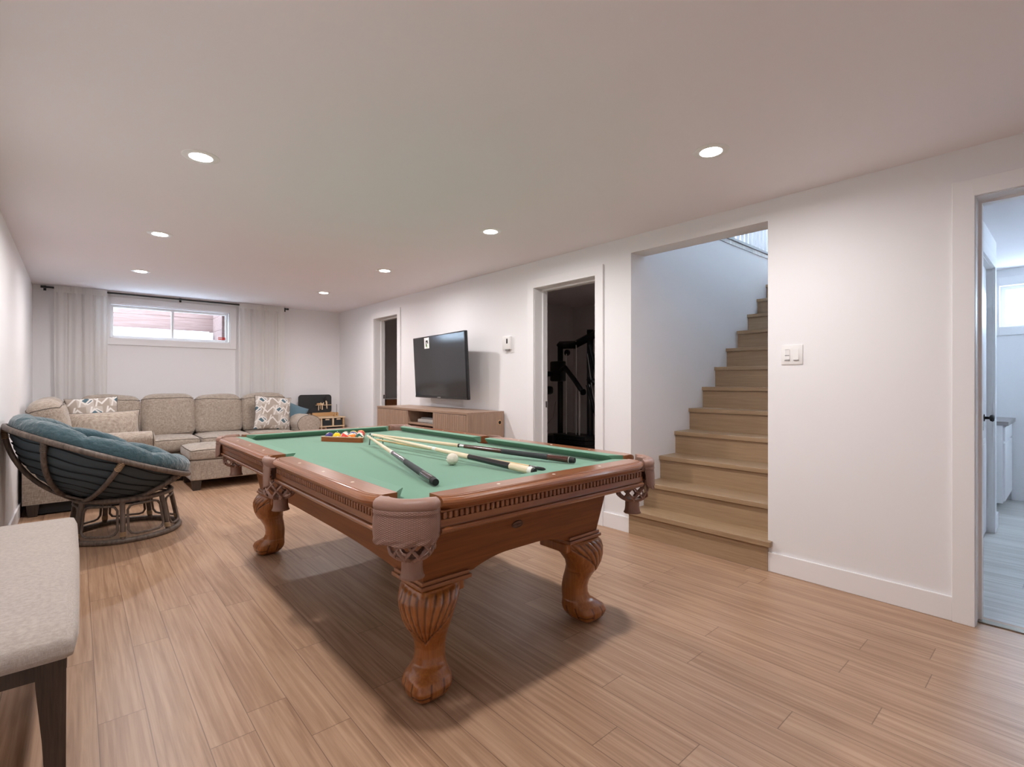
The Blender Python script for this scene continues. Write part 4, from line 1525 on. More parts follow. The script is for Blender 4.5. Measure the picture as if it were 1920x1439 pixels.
# ------------------------------------------------------------------ curtain rod and curtains
rod = thing('curtain_rod', 'long thin black curtain rod above the basement window', 'curtain rod', (1.02, 7.60, 2.195))
bm = bm_new(); tube(bm, [(-1.296, 0, 0), (1.30, 0, 0)], 0.0105, n=16); obj('pole', bm, M['black'], rod, smooth=True)
for x in (-1.300, 1.304):
    bm = bm_new(); tube(bm, [(x - 0.012, 0, 0), (x + 0.012, 0, 0)], 0.0135, n=16); obj('finial', bm, M['black'], rod, smooth=True)
for x in (-1.28, 0.0, 1.285):
    bm = bm_new(); box(bm, x - 0.006, x + 0.006, 0, 0.08, -0.006, 0.010); box(bm, x - 0.012, x + 0.012, 0.074, 0.0795, -0.03, 0.025); obj('bracket', bm, M['black'], rod)


def curtain(x0, x1, label, seed, npl):
    t_ = thing('curtain', label, 'curtain', ((x0 + x1) / 2, 7.598, 0.015), group='sheer curtains')
    w = x1 - x0
    rnd = random.Random(seed)
    ph = [rnd.uniform(0, 6) for _ in range(6)]
    nx_, nz = 150, 46
    bm = bm_new()
    V = []
    H = 2.207
    for j in range(nz + 1):
        v = j / nz
        z = H * v
        row = []
        for i in range(nx_ + 1):
            u = i / nx_
            hd_ = max(0, (v - 0.93) / 0.07)
            a = math.sin(u * npl * 2 * PI + ph[0] + 0.5 * math.sin(u * 5 + ph[1]) + 0.25 * math.sin(v * 3 + ph[2]))
            b = math.sin(u * npl * 5.3 * PI + ph[3])
            amp = 0.018 * (0.75 + 0.35 * math.sin(u * 7 + ph[4]))
            y = amp * (abs(a) ** 0.9 * (1 if a > 0 else -1)) * (1 - 0.55 * hd_) + 0.006 * b * (0.5 + v) + 0.004 * hd_ * math.sin(u * npl * 14)
            x = -w / 2 + w * u + 0.012 * math.sin(v * 4 + ph[5] + u * 9) * (1 - v) + 0.012 * math.cos(u * npl * 2 * PI + ph[0])
            # sewn header sleeve bulging over the rod
            if v > 0.985:
                y *= 0.6
            row.append(bm.verts.new((x, y, z)))
        V.append(row)
    for j in range(nz):
        for i in range(nx_):
            bm.faces.new((V[j][i], V[j][i + 1], V[j + 1][i + 1], V[j + 1][i])).smooth = True
    o = obj('drape', bm, M['curtain'], t_)
    # heading tape
    bm = bm_new()
    rows = []
    for z in (H - 0.075, H - 0.002):
        rows.append([bm.verts.new((-w / 2 + 0.004 + (w - 0.008) * i / 60, -0.026 + 0.010 * math.sin(i / 60 * npl * 2 * PI + ph[0]) + (0.003 * math.sin(i * 1.9)), z)) for i in range(61)])
    for i in range(60):
        bm.faces.new((rows[0][i], rows[0][i + 1], rows[1][i + 1], rows[1][i])).smooth = True
    hobj = obj('heading', bm, M['curtain'], t_)
    return t_


curtain(-0.185, 0.285, 'white sheer pleated curtain hanging left of the basement window', 3, 4.0)
curtain(1.685, 2.27, 'white sheer pleated curtain hanging right of the basement window', 8, 3.6)

# ------------------------------------------------------------------ sectional sofa
sofa = thing('sectional_sofa', 'large beige linen corner sofa under the window along the back and left walls', 'sofa', (0.95, 7.15, 0))
SX, SY = 0.95, 7.15


def sc(name, x0, x1, y0, y1, z0, z1, r=0.05, puff=0.02, seed=0, rot=(0, 0, 0), pipe=True, parent=None, wr=0.006, mat=None, label=None):
    p = parent or sofa
    q = (SX, SY, 0)
    return cushion_obj(name, p, (x1 - x0, y1 - y0, z1 - z0), ((x0 + x1) / 2 - q[0], (y0 + y1) / 2 - q[1], (z0 + z1) / 2), rot, mat, r, puff, seed, pipe, wr, label=label)


sc('base', -0.33, 0.55, 5.86, 6.74, 0.10, 0.33, r=0.02, puff=0.0, pipe=False, wr=0.001)
sc('base', -0.33, 2.18, 6.74, 7.60, 0.10, 0.33, r=0.02, puff=0.0, pipe=False, wr=0.001, seed=2)
sc('back_frame', -0.33, 2.40, 7.40, 7.56, 0.30, 0.80, r=0.05, puff=0.0, pipe=False, seed=3, wr=0.003)
sc('back_frame', -0.335, -0.17, 5.86, 7.45, 0.30, 0.78, r=0.05, puff=0.0, pipe=False, seed=4, wr=0.003)
# seat cushions
sc('seat_cushion', 0.50, 1.095, 6.72, 7.40, 0.34, 0.49, r=0.035, puff=0.02, seed=5)
sc('seat_cushion', 1.105, 1.66, 6.72, 7.40, 0.34, 0.49, r=0.035, puff=0.02, seed=6)
sc('seat_cushion', 1.67, 2.17, 6.72, 7.40, 0.34, 0.49, r=0.035, puff=0.02, seed=7)
sc('seat_cushion', -0.18, 0.49, 6.62, 7.40, 0.34, 0.49, r=0.035, puff=0.02, seed=8)
sc('seat_cushion', -0.18, 0.54, 5.97, 6.60, 0.34, 0.49, r=0.035, puff=0.02, seed=9)
# back cushions on the window side
for i, (a, c, zt) in enumerate(((0.02, 0.565, 0.945), (0.585, 1.105, 0.955), (1.125, 1.640, 0.935), (1.655, 2.19, 0.945))):
    sc('back_cushion', a, c, 7.20, 7.42, 0.47, zt, r=0.07, puff=0.05, seed=11 + i, rot=(-0.13, 0.02 * (-1) ** i, 0), wr=0.013)
# back cushions on the left wall
sc('back_cushion', -0.30, -0.05, 5.92, 6.55, 0.47, 0.93, r=0.075, puff=0.05, seed=21, rot=(0, -0.17, 0), wr=0.014)
sc('back_cushion', -0.30, -0.05, 6.57, 7.16, 0.47, 0.93, r=0.075, puff=0.05, seed=22, rot=(0, -0.17, 0), wr=0.012)


def rolled_arm(name, length, w, h, loc, rotz, roll=0.12):
    """arm running along local y from 0 to length; the rolled front faces -y"""
    bm = bm_new()
    prof = []
    rr = roll
    cz = h - rr
    prof = [(-w / 2 + 0.02, 0.10), (w / 2 - 0.02, 0.10), (w / 2 - 0.02, cz - 0.12), (w / 2 - 0.015, cz - 0.08)]
    for k in range(13):
        a = -0.6 + (PI + 1.2) * k / 12
        prof.append((math.cos(a) * (w / 2 + 0.004), cz + math.sin(a) * rr))
    prof += [(-w / 2 + 0.015, cz - 0.08), (-w / 2 + 0.02, cz - 0.12)]
    rings = []
    for y, s in ((0.0, 0.90), (0.006, 0.97), (0.022, 1.0), (length * 0.5, 1.0), (length - 0.01, 1.0), (length, 0.97)):
        rings.append([Vector((x * s, y, 0.10 + (z - 0.10) * (1 - (1 - s) * 0.4))) for x, z in prof])
    loft(bm, rings)
    o = obj(name, bm, M['linen'], sofa, loc=loc, rot=(0, 0, rotz), smooth=True)
    pb = bm_new()
    tube(pb, [Vector((x * 0.985, 0.012, 0.10 + (z - 0.10) * 0.994)) for x, z in prof[2:]], 0.0045, n=6)
    obj('piping', pb, M['pipe'], o, smooth=True)
    return o


rolled_arm('arm', 0.88, 0.30, 0.70, (2.325 - SX, 6.70 - SY, 0), 0)
# the near end arm runs across from the left wall
rolled_arm('arm', 0.90, 0.20, 0.665, (0.565 - SX, 5.855 - SY, 0), PI / 2, roll=0.07)
bm = bm_new(); box(bm, -0.31 - SX, 0.50 - SX, 5.80 - SY, 7.54 - SY, 0.012, 0.10); box(bm, 0.50 - SX, 2.42 - SX, 6.82 - SY, 7.54 - SY, 0.012, 0.10); obj('plinth', bm, M['blackm'], sofa)
for x, y in ((-0.27, 5.80), (0.48, 5.80), (-0.27, 7.5), (2.38, 7.5), (2.38, 6.80), (0.60, 6.80), (1.65, 6.80)):
    bm = bm_new(); prism(bm, [(-0.04, 0.10), (0.04, 0.10), (0.028, 0.0), (-0.028, 0.0)], -0.035, 0.035, 'Y')
    obj('foot', bm, M['darkwood'], sofa, loc=(x - SX, y - SY, 0))

ott = thing('ottoman', 'square beige linen ottoman in front of the corner sofa', 'ottoman', (1.33, 6.375, 0))
cushion_obj('top_cushion', ott, (0.88, 0.66, 0.125), (0, 0, 0.368), r=0.035, puff=0.018, seed=31, mat=M['linen'])
cushion_obj('base', ott, (0.87, 0.65, 0.215), (0, 0, 0.2075), r=0.015, puff=0, seed=32, mat=M['linen'], pipe=False, wr=0.002)
for x in (-0.38, 0.38):
    for y in (-0.27, 0.27):
        bm = bm_new(); prism(bm, [(-0.045, 0.10), (0.045, 0.10), (0.032, 0.0), (-0.032, 0.0)], -0.04, 0.04, 'Y')
        obj('foot', bm, M['darkwood'], ott, loc=(x, y, 0))


# throw pillows
def pillow_bm(w, h, T, n=40, seed=0):
    bm = bm_new()
    fr, bk = {}, {}
    for i in range(n + 1):
        for j in range(n + 1):
            a, c = -1 + 2 * i / n, -1 + 2 * j / n
            th_ = T / 2 * ((1 - a * a) * (1 - c * c)) ** 0.42
            x = a * w / 2 * (1 - 0.07 * (1 - c * c) * abs(a) ** 3)
            y = c * h / 2 * (1 - 0.07 * (1 - a * a) * abs(c) ** 3)
            nn = mnoise.noise(Vector((x * 8, y * 8, seed * 3.1))) * 0.010 * min(1, th_ / 0.03)
            fr[i, j] = bm.verts.new((x, y, th_ + nn))
            bk[i, j] = fr[i, j] if (i in (0, n) or j in (0, n)) else bm.verts.new((x, y, -th_ + nn))
    for i in range(n):
        for j in range(n):
            bm.faces.new((fr[i, j], fr[i + 1, j], fr[i + 1, j + 1], fr[i, j + 1])).smooth = True
            try:
                bm.faces.new((bk[i, j], bk[i, j + 1], bk[i + 1, j + 1], bk[i + 1, j])).smooth = True
            except ValueError:
                pass
    return bm


def pat_col(x, y, s=0.135):
    """white line lattice of stepped chevrons with taupe fields and blue-grey kites"""
    W, T1, T2, Bc = (0.74, 0.70, 0.66), (0.40, 0.335, 0.285), (0.52, 0.46, 0.41), (0.085, 0.15, 0.185)
    u, v = x / s, y / s
    row = math.floor(v)
    uu = u + 0.5 * (row % 2)
    fu, fv = uu - math.floor(uu), v - row
    cell = math.floor(uu)
    # zig-zag line
    zz = 0.5 + 0.28 * (abs(((u * 1.0) % 1.0) - 0.5) * 4 - 1)
    d1 = abs(fv - zz)
    d2 = min(abs(fu - 0.12 - 0.25 * fv), 9)
    d3 = abs((fu - 0.5) * 0.7 + (fv - 0.5))
    if d1 < 0.085 or d2 < 0.055:
        return W
    kx, ky = fu - 0.62, fv - 0.50
    if (cell + row) % 2 == 0 and abs(kx) / 0.34 + abs(ky) / 0.27 < 1:
        return Bc
    if (cell + row) % 2 == 0 and abs(kx) / 0.46 + abs(ky) / 0.38 < 1:
        return W
    return T1 if (cell + row) % 2 else T2


def printed_pillow(label, w, h, T, loc, rot, seed, off):
    bm = pillow_bm(w, h, T, n=110, seed=seed)
    t_ = thing('throw_pillow', label, 'pillow', loc, rot)
    o = obj('cover', bm, M['print'], t_)
    at = o.data.color_attributes.new('pattern', 'FLOAT_COLOR', 'POINT')
    for v in o.data.vertices:
        at.data[v.index].color = (*pat_col(v.co.x + off[0], v.co.y + off[1]), 1)
    edge_piping(t_, w, h, M['pipe'])
    return t_


def edge_piping(t_, w, h, mat, r=0.004):
    pts_ = []
    for s in range(4):
        for k in range(16):
            a = -1 + 2 * k / 16
            x, y = [(a, -1), (1, a), (-a, 1), (-1, -a)][s]
            xx = x * w / 2 * (1 - 0.07 * (1 - y * y) * abs(x) ** 3)
            yy = y * h / 2 * (1 - 0.07 * (1 - x * x) * abs(y) ** 3)
            pts_.append((xx, yy, 0))
    pb = bm_new(); tube(pb, pts_, r, n=6, loop=True)
    obj('piping', pb, mat, t_, smooth=True)


printed_pillow('white grey and blue geometric pillow leaning at the right end of the corner sofa', 0.46, 0.45, 0.15, (1.965, 7.05, 0.718), (PI / 2 - 0.22, 0.10, 0.02), 1, (0.02, 0.03))
printed_pillow('white grey and blue geometric pillow partly hidden at the left corner of the sofa', 0.44, 0.34, 0.15, (0.14, 6.90, 0.80), (PI / 2 - 0.25, -0.05, 0.12), 2, (0.4, 0.21))
tp = thing('throw_pillow', 'plain slate blue pillow tucked against the right arm of the corner sofa', 'pillow', (2.235, 7.16, 0.66), (PI / 2 - 0.25, 0.42, -0.25))
obj('cover', pillow_bm(0.34, 0.36, 0.12, seed=5), M['tealflat'], tp)
edge_piping(tp, 0.34, 0.36, M['tealflat'])
lp_ = thing('throw_pillow', 'large loose beige cushion standing on the left seat behind the near sofa arm', 'pillow', (0.205, 6.33, 0.665), (PI / 2 - 0.30, -0.03, 0.03))
obj('cover', pillow_bm(0.60, 0.36, 0.20, seed=9), M['linen'], lp_)
edge_piping(lp_, 0.60, 0.36, M['pipe'], 0.006)

# ------------------------------------------------------------------ papasan chair
PC = Vector((0.155, 4.66, 0.628))
pu = Vector((0.98, 0.08, -0.41)).normalized()
pv = Vector((-0.08, 1.0, 0.0))
pv = (pv - pu * pv.dot(pu)).normalized()
pn = pu.cross(pv).normalized()
PR, PH = 0.552, 0.35
RS = (PR * PR + PH * PH) / (2 * PH)
sc_c = PC + pn * (RS - PH)
pap = thing('papasan_chair', 'round weathered rattan papasan chair with tufted teal cushion by the left wall', 'chair', (0.27, 4.68, 0))
PO = Vector((0.27, 4.68, 0))


def cap_pt(phi, th, rs=None, base=None):
    """point on the bowl sphere: phi from the bowl axis, th around it"""
    R_ = rs or RS
    return sc_c + (-pn * math.cos(phi) + (pu * math.cos(th) + pv * math.sin(th)) * math.sin(phi)) * R_ - PO


phm = math.asin(PR / RS)
bm = bm_new()
tube(bm, [PC - PO + (pu * math.cos(2 * PI * k / 64) + pv * math.sin(2 * PI * k / 64)) * PR for k in range(64)], 0.019, n=12, loop=True)
rim = obj('rim', bm, M['rattan'], pap, smooth=True)
RIBS = [0.07 + 2 * PI * k / 8 for k in range(8)]
for k, th_ in enumerate(RIBS):
    bm = bm_new()
    tube(bm, [cap_pt(phm * (1 - i / 18) + 0.02, th_ + 0.0 * i) for i in range(19)], 0.0155, n=10)
    obj('rib', bm, M['rattan'], pap, smooth=True)
    bm = bm_new()
    for j in range(7):
        ph_ = phm - 0.012 - j * 0.017
        c = cap_pt(ph_, th_)
        ax = (cap_pt(ph_ - 0.02, th_) - c).normalized()
        e1_, e2_ = ax.orthogonal().normalized(), ax.cross(ax.orthogonal()).normalized()
        tube(bm, [c + (e1_ * math.cos(a) + e2_ * math.sin(a)) * 0.0175 for a in [2 * PI * q_ / 12 for q_ in range(12)]], 0.003, n=5, loop=True)
    obj('cane_wrap', bm, M['cane'] if k % 2 == 0 else M['rattan'], rim, smooth=True)
for k in range(3):
    ph_ = phm * (0.72 - 0.24 * k)
    if k == 2:
        bm = bm_new(); tube(bm, [cap_pt(ph_, 2 * PI * i / 40) for i in range(40)], 0.008, n=8, loop=True); obj('hoop', bm, M['rattan'], pap, smooth=True)
# cushion: shell following the bowl plus puffed tufts inside
bm = bm_new()
NT, NPH = 144, 40
rings = []


def tuft(ph_, th_):
    u = ph_ / phm
    pet = abs(math.cos(th_ * 4 + (0 if u > 0.62 else PI / 2 * 0)))
    band = abs(math.sin(u * PI * 2.1))
    return 0.042 * (pet ** 0.5) * (0.30 + 0.70 * band) + 0.014 * band


for j in range(NPH + 1):      # outer (under) side
    ph_ = 0.03 + (phm * 1.02 - 0.03) * j / NPH
    rr = RS - 0.024 + 0.004 * math.sin(j * 1.3)
    rings.append([cap_pt(ph_, 2 * PI * i / NT, rr) for i in range(NT)])
for j in range(1, 8):         # rolled edge
    a = PI * j / 8
    rings.append([cap_pt(phm * 1.02 + 0.125 * math.sin(a) * (0.62 + 0.38 * abs(math.cos((2 * PI * i / NT) * 4)) ** 0.45) + 0.010 * mnoise.noise(Vector((i * 0.35, j * 0.5, 3))), 2 * PI * i / NT, RS - 0.024 - 0.070 * (1 - math.cos(a)) / 1.0 * (0.8 + 0.2 * abs(math.cos((2 * PI * i / NT) * 4)))) for i in range(NT)])
for j in range(NPH, -1, -1):  # inner side, tufted
    ph_ = 0.03 + (phm * 1.02 - 0.03) * j / NPH
    rings.append([cap_pt(ph_, 2 * PI * i / NT, RS - 0.125 - tuft(ph_, 2 * PI * i / NT) - 0.014 * mnoise.noise(Vector((j * .22, i * .30, 0))) - 0.006 * mnoise.noise(Vector((j * .6, i * .9, 5)))) for i in range(NT)])
loft(bm, rings, smooth=True)
for f_ in bm.faces:
    f_.material_index = 0
nf_ = NPH * NT
bm.faces.ensure_lookup_table()
for q_ in range(nf_):
    bm.faces[q_].material_index = 1  # darker, greyer colour on the underside of the cushion
seat = obj('cushion', bm, [M['teal'], plain('slate_underside', (0.055, 0.073, 0.086), bump=0.4, bscale=300, rough=0.95)], pap)
bm = bm_new()
for th_, u in [(PI / 8 + PI / 4 * k, 0.70) for k in range(8)] + [(PI / 4 * k, 0.33) for k in range(4)]:
    c = cap_pt(phm * u, th_, RS - 0.143)
    bmesh.ops.create_uvsphere(bm, u_segments=10, v_segments=6, radius=0.010, matrix=Matrix.Translation(c))
obj('tuft_button', bm, M['teal'], seat, smooth=True)
# seams on the underside of the cushion
bm = bm_new()
for k in range(8):
    ph_ = phm * (0.93 - 0.105 * k)
    tube(bm, [cap_pt(ph_ + 0.012 * math.sin(i * 0.7 + k), 2 * PI * i / 72, RS - 0.0225) for i in range(72)], 0.0045, n=5, loop=True)
obj('under_seam', bm, plain('teal_seam', (0.008, 0.011, 0.014), rough=0.9), seat, smooth=True)
# base: two hoops joined by uprights with rounded cane frames between them
bcx, bcy = Vector((0.275, 4.665, 0)) - PO, Vector((0.288, 4.74, 0)) - PO
RT, RB, ZT, ZBm = 0.285, 0.335, 0.305, 0.020
bot = Vector((0.285, 4.74, ZBm)) - PO
top = Vector((0.275, 4.69, ZT)) - PO


def cring(c, r, n=48):
    return [c + Vector((math.cos(2 * PI * k / n) * r, math.sin(2 * PI * k / n) * r, 0)) for k in range(n)]


bm = bm_new(); tube(bm, cring(bot, RB), 0.019, n=10, loop=True); obj('bottom_hoop', bm, M['rattan'], pap, smooth=True)
bm = bm_new(); tube(bm, cring(top, RT), 0.018, n=10, loop=True); obj('top_hoop', bm, M['rattan'], pap, smooth=True)
NB = 7
for k in range(NB):
    a = 2 * PI * k / NB + 0.12

    def PT(aa, v, r_in=0.0):
        c = bot.lerp(top, v)
        r = RB + (RT - RB) * v - r_in
        return c + Vector((math.cos(aa) * r, math.sin(aa) * r, 0))
    bm = bm_new(); tube(bm, [PT(a, 0.03), PT(a, 0.97)], 0.0165, n=10); up_ = obj('upright', bm, M['rattan'], pap, smooth=True)
    bm = bm_new()
    for v in (0.12, 0.15, 0.18, 0.21):
        c = PT(a, v)
        tube(bm, [c + Vector((math.cos(t_) * 0.018, math.sin(t_) * 0.018, 0)) for t_ in [2 * PI * q_ / 12 for q_ in range(12)]], 0.003, n=5, loop=True)
    obj('cane_wrap', bm, M['cane'], up_, smooth=True)
    # rounded rectangle frame between neighbouring uprights
    a1 = a + 2 * PI / NB
    m_ = 0.095
    path = []
    lo_, hi_ = 0.14, 0.87
    for (aa, v) in [(a + m_, lo_ + 0.12), (a + m_, 0.5), (a + m_, hi_ - 0.12), (a + m_ + 0.05, hi_ - 0.03), (a + m_ + 0.13, hi_)] + [(a + m_ + 0.13 + (a1 - a - 2 * m_ - 0.26) * q_ / 4, hi_) for q_ in range(1, 4)] + \
            [(a1 - m_ - 0.13, hi_), (a1 - m_ - 0.05, hi_ - 0.03), (a1 - m_, hi_ - 0.12), (a1 - m_, 0.5), (a1 - m_, lo_ + 0.12), (a1 - m_ - 0.05, lo_ + 0.03), (a1 - m_ - 0.13, lo_)] + \
            [(a1 - m_ - 0.13 - (a1 - a - 2 * m_ - 0.26) * q_ / 4, lo_) for q_ in range(1, 4)] + [(a + m_ + 0.13, lo_), (a + m_ + 0.05, lo_ + 0.03)]:
        path.append(PT(aa, v))
    bm = bm_new(); tube(bm, path, 0.008, n=8, loop=True); obj('cane_frame', bm, M['rattan'], pap, smooth=True)

# ------------------------------------------------------------------ upholstered bench
bn = thing('bench', 'upholstered beige bench with dark wooden legs at the left edge of the room', 'bench', (-0.170, 2.42, 0))
cushion_obj('seat', bn, (0.350, 1.50, 0.065), (0, 0, 0.462), r=0.026, puff=0.012, seed=41, mat=M['bench'], pipe=False, wr=0.001)
for x in (-0.155, 0.131):
    bm = bm_new(); box(bm, x, x + 0.022, -0.66, 0.66, 0.375, 0.432, bev=0.002); obj('apron', bm, M['darkwood'], bn)
for y in (-0.69, 0.668):
    bm = bm_new(); box(bm, -0.12, 0.12, y, y + 0.022, 0.375, 0.432, bev=0.002); obj('apron', bm, M['darkwood'], bn)
for sx in (-1, 1):
    for sy in (-1, 1):
        bm = bm_new()
        rings = []
        for z, s in ((0.0, 0.017), (0.22, 0.023), (0.36, 0.029), (0.432, 0.030)):
            cx_, cy_ = sx * (0.152 - 0.030), sy * (0.695 - 0.030)
            ex = sx * (0.030 - s) * 0.9
            rings.append([Vector((cx_ + ex + a * s, cy_ + sy * (0.03 - s) * 0.2 + c * s, z)) for a, c in ((-1, -1), (1, -1), (1, 1), (-1, 1))])
        loft(bm, rings, smooth=False)
        obj('leg', bm, M['darkwood'], bn)

# ------------------------------------------------------------------ toy workbench in the far right corner
wb = thing('toy_workbench', 'childrens wooden toy workbench with black chalkboard back in the far right corner', 'toy workbench', (2.86, 7.42, 0))


def wbox(name, x0, x1, y0, y1, z0, z1, mat, bev=0.002, parent=None, **k):
    bm = bm_new(); box(bm, x0 - 2.86, x1 - 2.86, y0 - 7.42, y1 - 7.42, z0, z1, bev=bev)
    return obj(name, bm, M[mat], parent or wb, **k)


bm = bm_new()
w_, h_, rr = 0.245, 0.138, 0.045
poly = []
for cx_, cz_, a0 in ((w_ - rr, h_ - rr, 0), (-w_ + rr, h_ - rr, PI / 2), (-w_ + rr, -h_ + rr, PI), (w_ - rr, -h_ + rr, 1.5 * PI)):
    for k in range(7):
        a = a0 + PI / 2 * k / 6
        poly.append((cx_ + rr * math.cos(a), cz_ + rr * math.sin(a)))
prism(bm, poly, 0.0, 0.012, 'Y')
obj('chalkboard', bm, M['chalk'], wb, loc=(2.705 - 2.86, 0.135, 0.805))
for x in (2.62, 2.935):
    wbox('upright', x, x + 0.02, 7.568, 7.588, 0.60, 0.80, 'pine')
wbox('worktop', 2.66, 3.055, 7.28, 7.60, 0.598, 0.616, 'pinel')
wbox('backboard', 2.66, 3.00, 7.55, 7.567, 0.616, 0.672, 'pine')
wbox('side_panel', 2.69, 2.712, 7.29, 7.59, 0.42, 0.598, 'pinel')
wbox('side_panel', 3.02, 3.042, 7.29, 7.59, 0.0, 0.598, 'pine')
wbox('divider', 2.862, 2.886, 7.29, 7.59, 0.485, 0.598, 'pinel')
wbox('shelf', 2.60, 3.042, 7.28, 7.60, 0.470, 0.488, 'pinel')
wbox('shelf', 2.60, 3.042, 7.28, 7.60, 0.12, 0.138, 'pinel')
wbox('side_panel', 2.60, 2.622, 7.29, 7.59, 0.0, 0.470, 'pine')
wbox('divider', 2.762, 2.772, 7.29, 7.59, 0.138, 0.470, 'pinel')
for x0, x1 in ((2.720, 2.852), (2.895, 3.012)):
    bn_ = wbox('drawer_bin', x0, x1, 7.295, 7.55, 0.492, 0.580, 'chalk')
    wbox('drawer_pull', (x0 + x1) / 2 - 0.03, (x0 + x1) / 2 + 0.03, 7.285, 7.295, 0.572, 0.590, 'pinel', parent=bn_)
wbox('drawer_bin', 2.785, 3.01, 7.30, 7.55, 0.36, 0.462, 'chalk')
rail_ = wbox('tool_rail', 2.705, 2.945, 7.515, 7.553, 0.782, 0.790, 'pinel')
# toy tools hanging in the rail
tw = thing('toy_wrench', 'pale wooden toy wrench in the middle of the toy workbench tool rail', 'toy tool', (2.800, 7.532, 0.715))
bm = bm_new(); box(bm, -0.008, 0.008, -0.005, 0.005, 0, 0.075, bev=0.002); obj('handle', bm, M['pinel'], tw)
bm = bm_new()
prism(bm, [(-0.010, 0.073), (0.010, 0.073), (0.026, 0.088), (0.027, 0.108), (0.018, 0.114), (0.013, 0.096), (-0.013, 0.096), (-0.018, 0.114), (-0.027, 0.108), (-0.026, 0.088)], -0.005, 0.005, 'Y', bev=0.001)
obj('jaw', bm, M['pinel'], tw)
hm = thing('toy_hammer', 'small wooden toy hammer left of the toy wrench in the tool rail', 'toy tool', (2.745, 7.532, 0.706))
bm = bm_new(); lathe(bm, [(0.006, 0), (0.0075, 0.03), (0.006, 0.092)], 12); obj('handle', bm, M['pinel'], hm, smooth=True)
bm = bm_new(); tube(bm, [(-0.024, 0, 0.098), (0.024, 0, 0.098)], 0.012, n=12); obj('head', bm, M['pine'], hm, smooth=True)
sd_ = thing('toy_screwdriver', 'thin wooden toy screwdriver between the toy hammer and toy wrench', 'toy tool', (2.772, 7.532, 0.728))
bm = bm_new(); lathe(bm, [(0.003, 0), (0.004, 0.055), (0.008, 0.058), (0.009, 0.075), (0.006, 0.082)], 12); obj('shaft', bm, M['pinel'], sd_, smooth=True)
sw_ = thing('toy_saw', 'black and tan toy saw sticking up at the right of the tool rail', 'toy tool', (2.872, 7.532, 0.728))
bm = bm_new(); prism(bm, [(-0.004, 0.0), (0.006, 0.0), (0.004, 0.10), (-0.012, 0.13), (-0.024, 0.125)], -0.003, 0.003, 'Y'); obj('blade', bm, M['pinel'], sw_)
bm = bm_new(); prism(bm, [(-0.012, 0.125), (-0.03, 0.118), (-0.045, 0.145), (-0.03, 0.175), (-0.018, 0.195), (-0.006, 0.165)], -0.006, 0.006, 'Y', bev=0.002); obj('handle', bm, M['blackm'], sw_)
vs_ = thing('toy_vice', 'reddish wooden toy vice clamped on the toy workbench right side', 'toy tool', (2.955, 7.40, 0.617))
bm = bm_new(); box(bm, -0.028, 0.028, -0.03, 0.03, 0, 0.02, bev=0.002); box(bm, -0.028, -0.010, -0.03, 0.03, 0.02, 0.06, bev=0.002); box(bm, 0.012, 0.028, -0.03, 0.03, 0.02, 0.06, bev=0.002); obj('jaws', bm, M['pine'], vs_)
bm = bm_new(); tube(bm, [(-0.045, 0, 0.035), (0.05, 0, 0.035)], 0.005, n=10); obj('screw', bm, M['pinel'], vs_, smooth=True)
rk2 = thing('metal_rod', 'thin upright grey metal rod standing behind the toy workbench right side', 'rod', (3.01, 7.50, 0.616))
bm = bm_new(); lathe(bm, [(0.012, 0), (0.012, 0.006), (0.006, 0.01), (0.006, 0.175), (0.004, 0.18)], 12); obj('pole', bm, M['greyp'], rk2, smooth=True)

# ------------------------------------------------------------------ home gym seen through the second doorway
gx = 4.30
gym = thing('home_gym', 'black steel cable exercise machine standing in the dark room behind the doorway', 'exercise machine', (gx, 3.75, 0))


def gt(name, pts_, r, mat='gym', n=8, sq=False, parent=None):
    bm = bm_new()
    P = [Vector((a - gx, c - 3.75, z)) for a, c, z in pts_]
    if sq:
        tube(bm, P, r * 1.25, n=4)
    else:
        tube(bm, P, r, n=n)
    return obj(name, bm, M[mat], parent or gym, smooth=not sq)


gt('upright', [(4.3, 4.03, 0.0), (4.3, 4.03, 1.585)], 0.035, sq=True)
gt('upright', [(4.35, 3.62, 0.0), (4.35, 3.62, 1.72)], 0.038, sq=True)
gt('upright', [(4.9, 3.45, 0.0), (4.55, 3.62, 1.70)], 0.032, sq=True)
gt('top_boom', [(4.3, 4.05, 1.57), (4.3, 3.80, 1.56), (4.32, 3.52, 1.665), (4.34, 3.25, 1.72)], 0.036, sq=True)
gt('press_arm', [(4.28, 4.02, 1.26), (4.22, 3.88, 1.30), (4.22, 3.74, 1.16), (4.25, 3.66, 1.04)], 0.028)
gt('cross_brace', [(4.3, 3.60, 1.16), (4.3, 3.48, 1.12)], 0.030, sq=True)
gt('base_rail', [(4.1, 4.25, 0.04), (4.6, 3.2, 0.04)], 0.035, sq=True)
bm = bm_new(); lathe(bm, [(0.001, -0.012), (0.036, -0.012), (0.036, 0.012), (0.001, 0.012)], 24, mat=Matrix.Rotation(PI / 2, 4, 'Y')); obj('pulley', bm, M['gym'], gym, loc=(0.0, 0.17, 1.475), smooth=True)
bm = bm_new(); lathe(bm, [(0.001, -0.012), (0.036, -0.012), (0.036, 0.012), (0.001, 0.012)], 24, mat=Matrix.Rotation(PI / 2, 4, 'Y')); obj('pulley', bm, M['gym'], gym, loc=(0.0, -0.07, 1.02), smooth=True)
for y, z0, z1 in ((3.915, 0.36, 1.46), (3.765, 0.30, 1.60)):
    gt('guide_rod', [(4.28, y, z0), (4.28, y, z1)], 0.006, 'rodgrey')
gt('guide_rod', [(4.26, 3.70, 0.30), (4.26, 3.70, 1.07)], 0.010, 'rodgrey')
gt('cable', [(4.28, 3.60, 1.45), (4.28, 3.52, 1.0), (4.3, 3.46, 0.75)], 0.005, 'greyp')
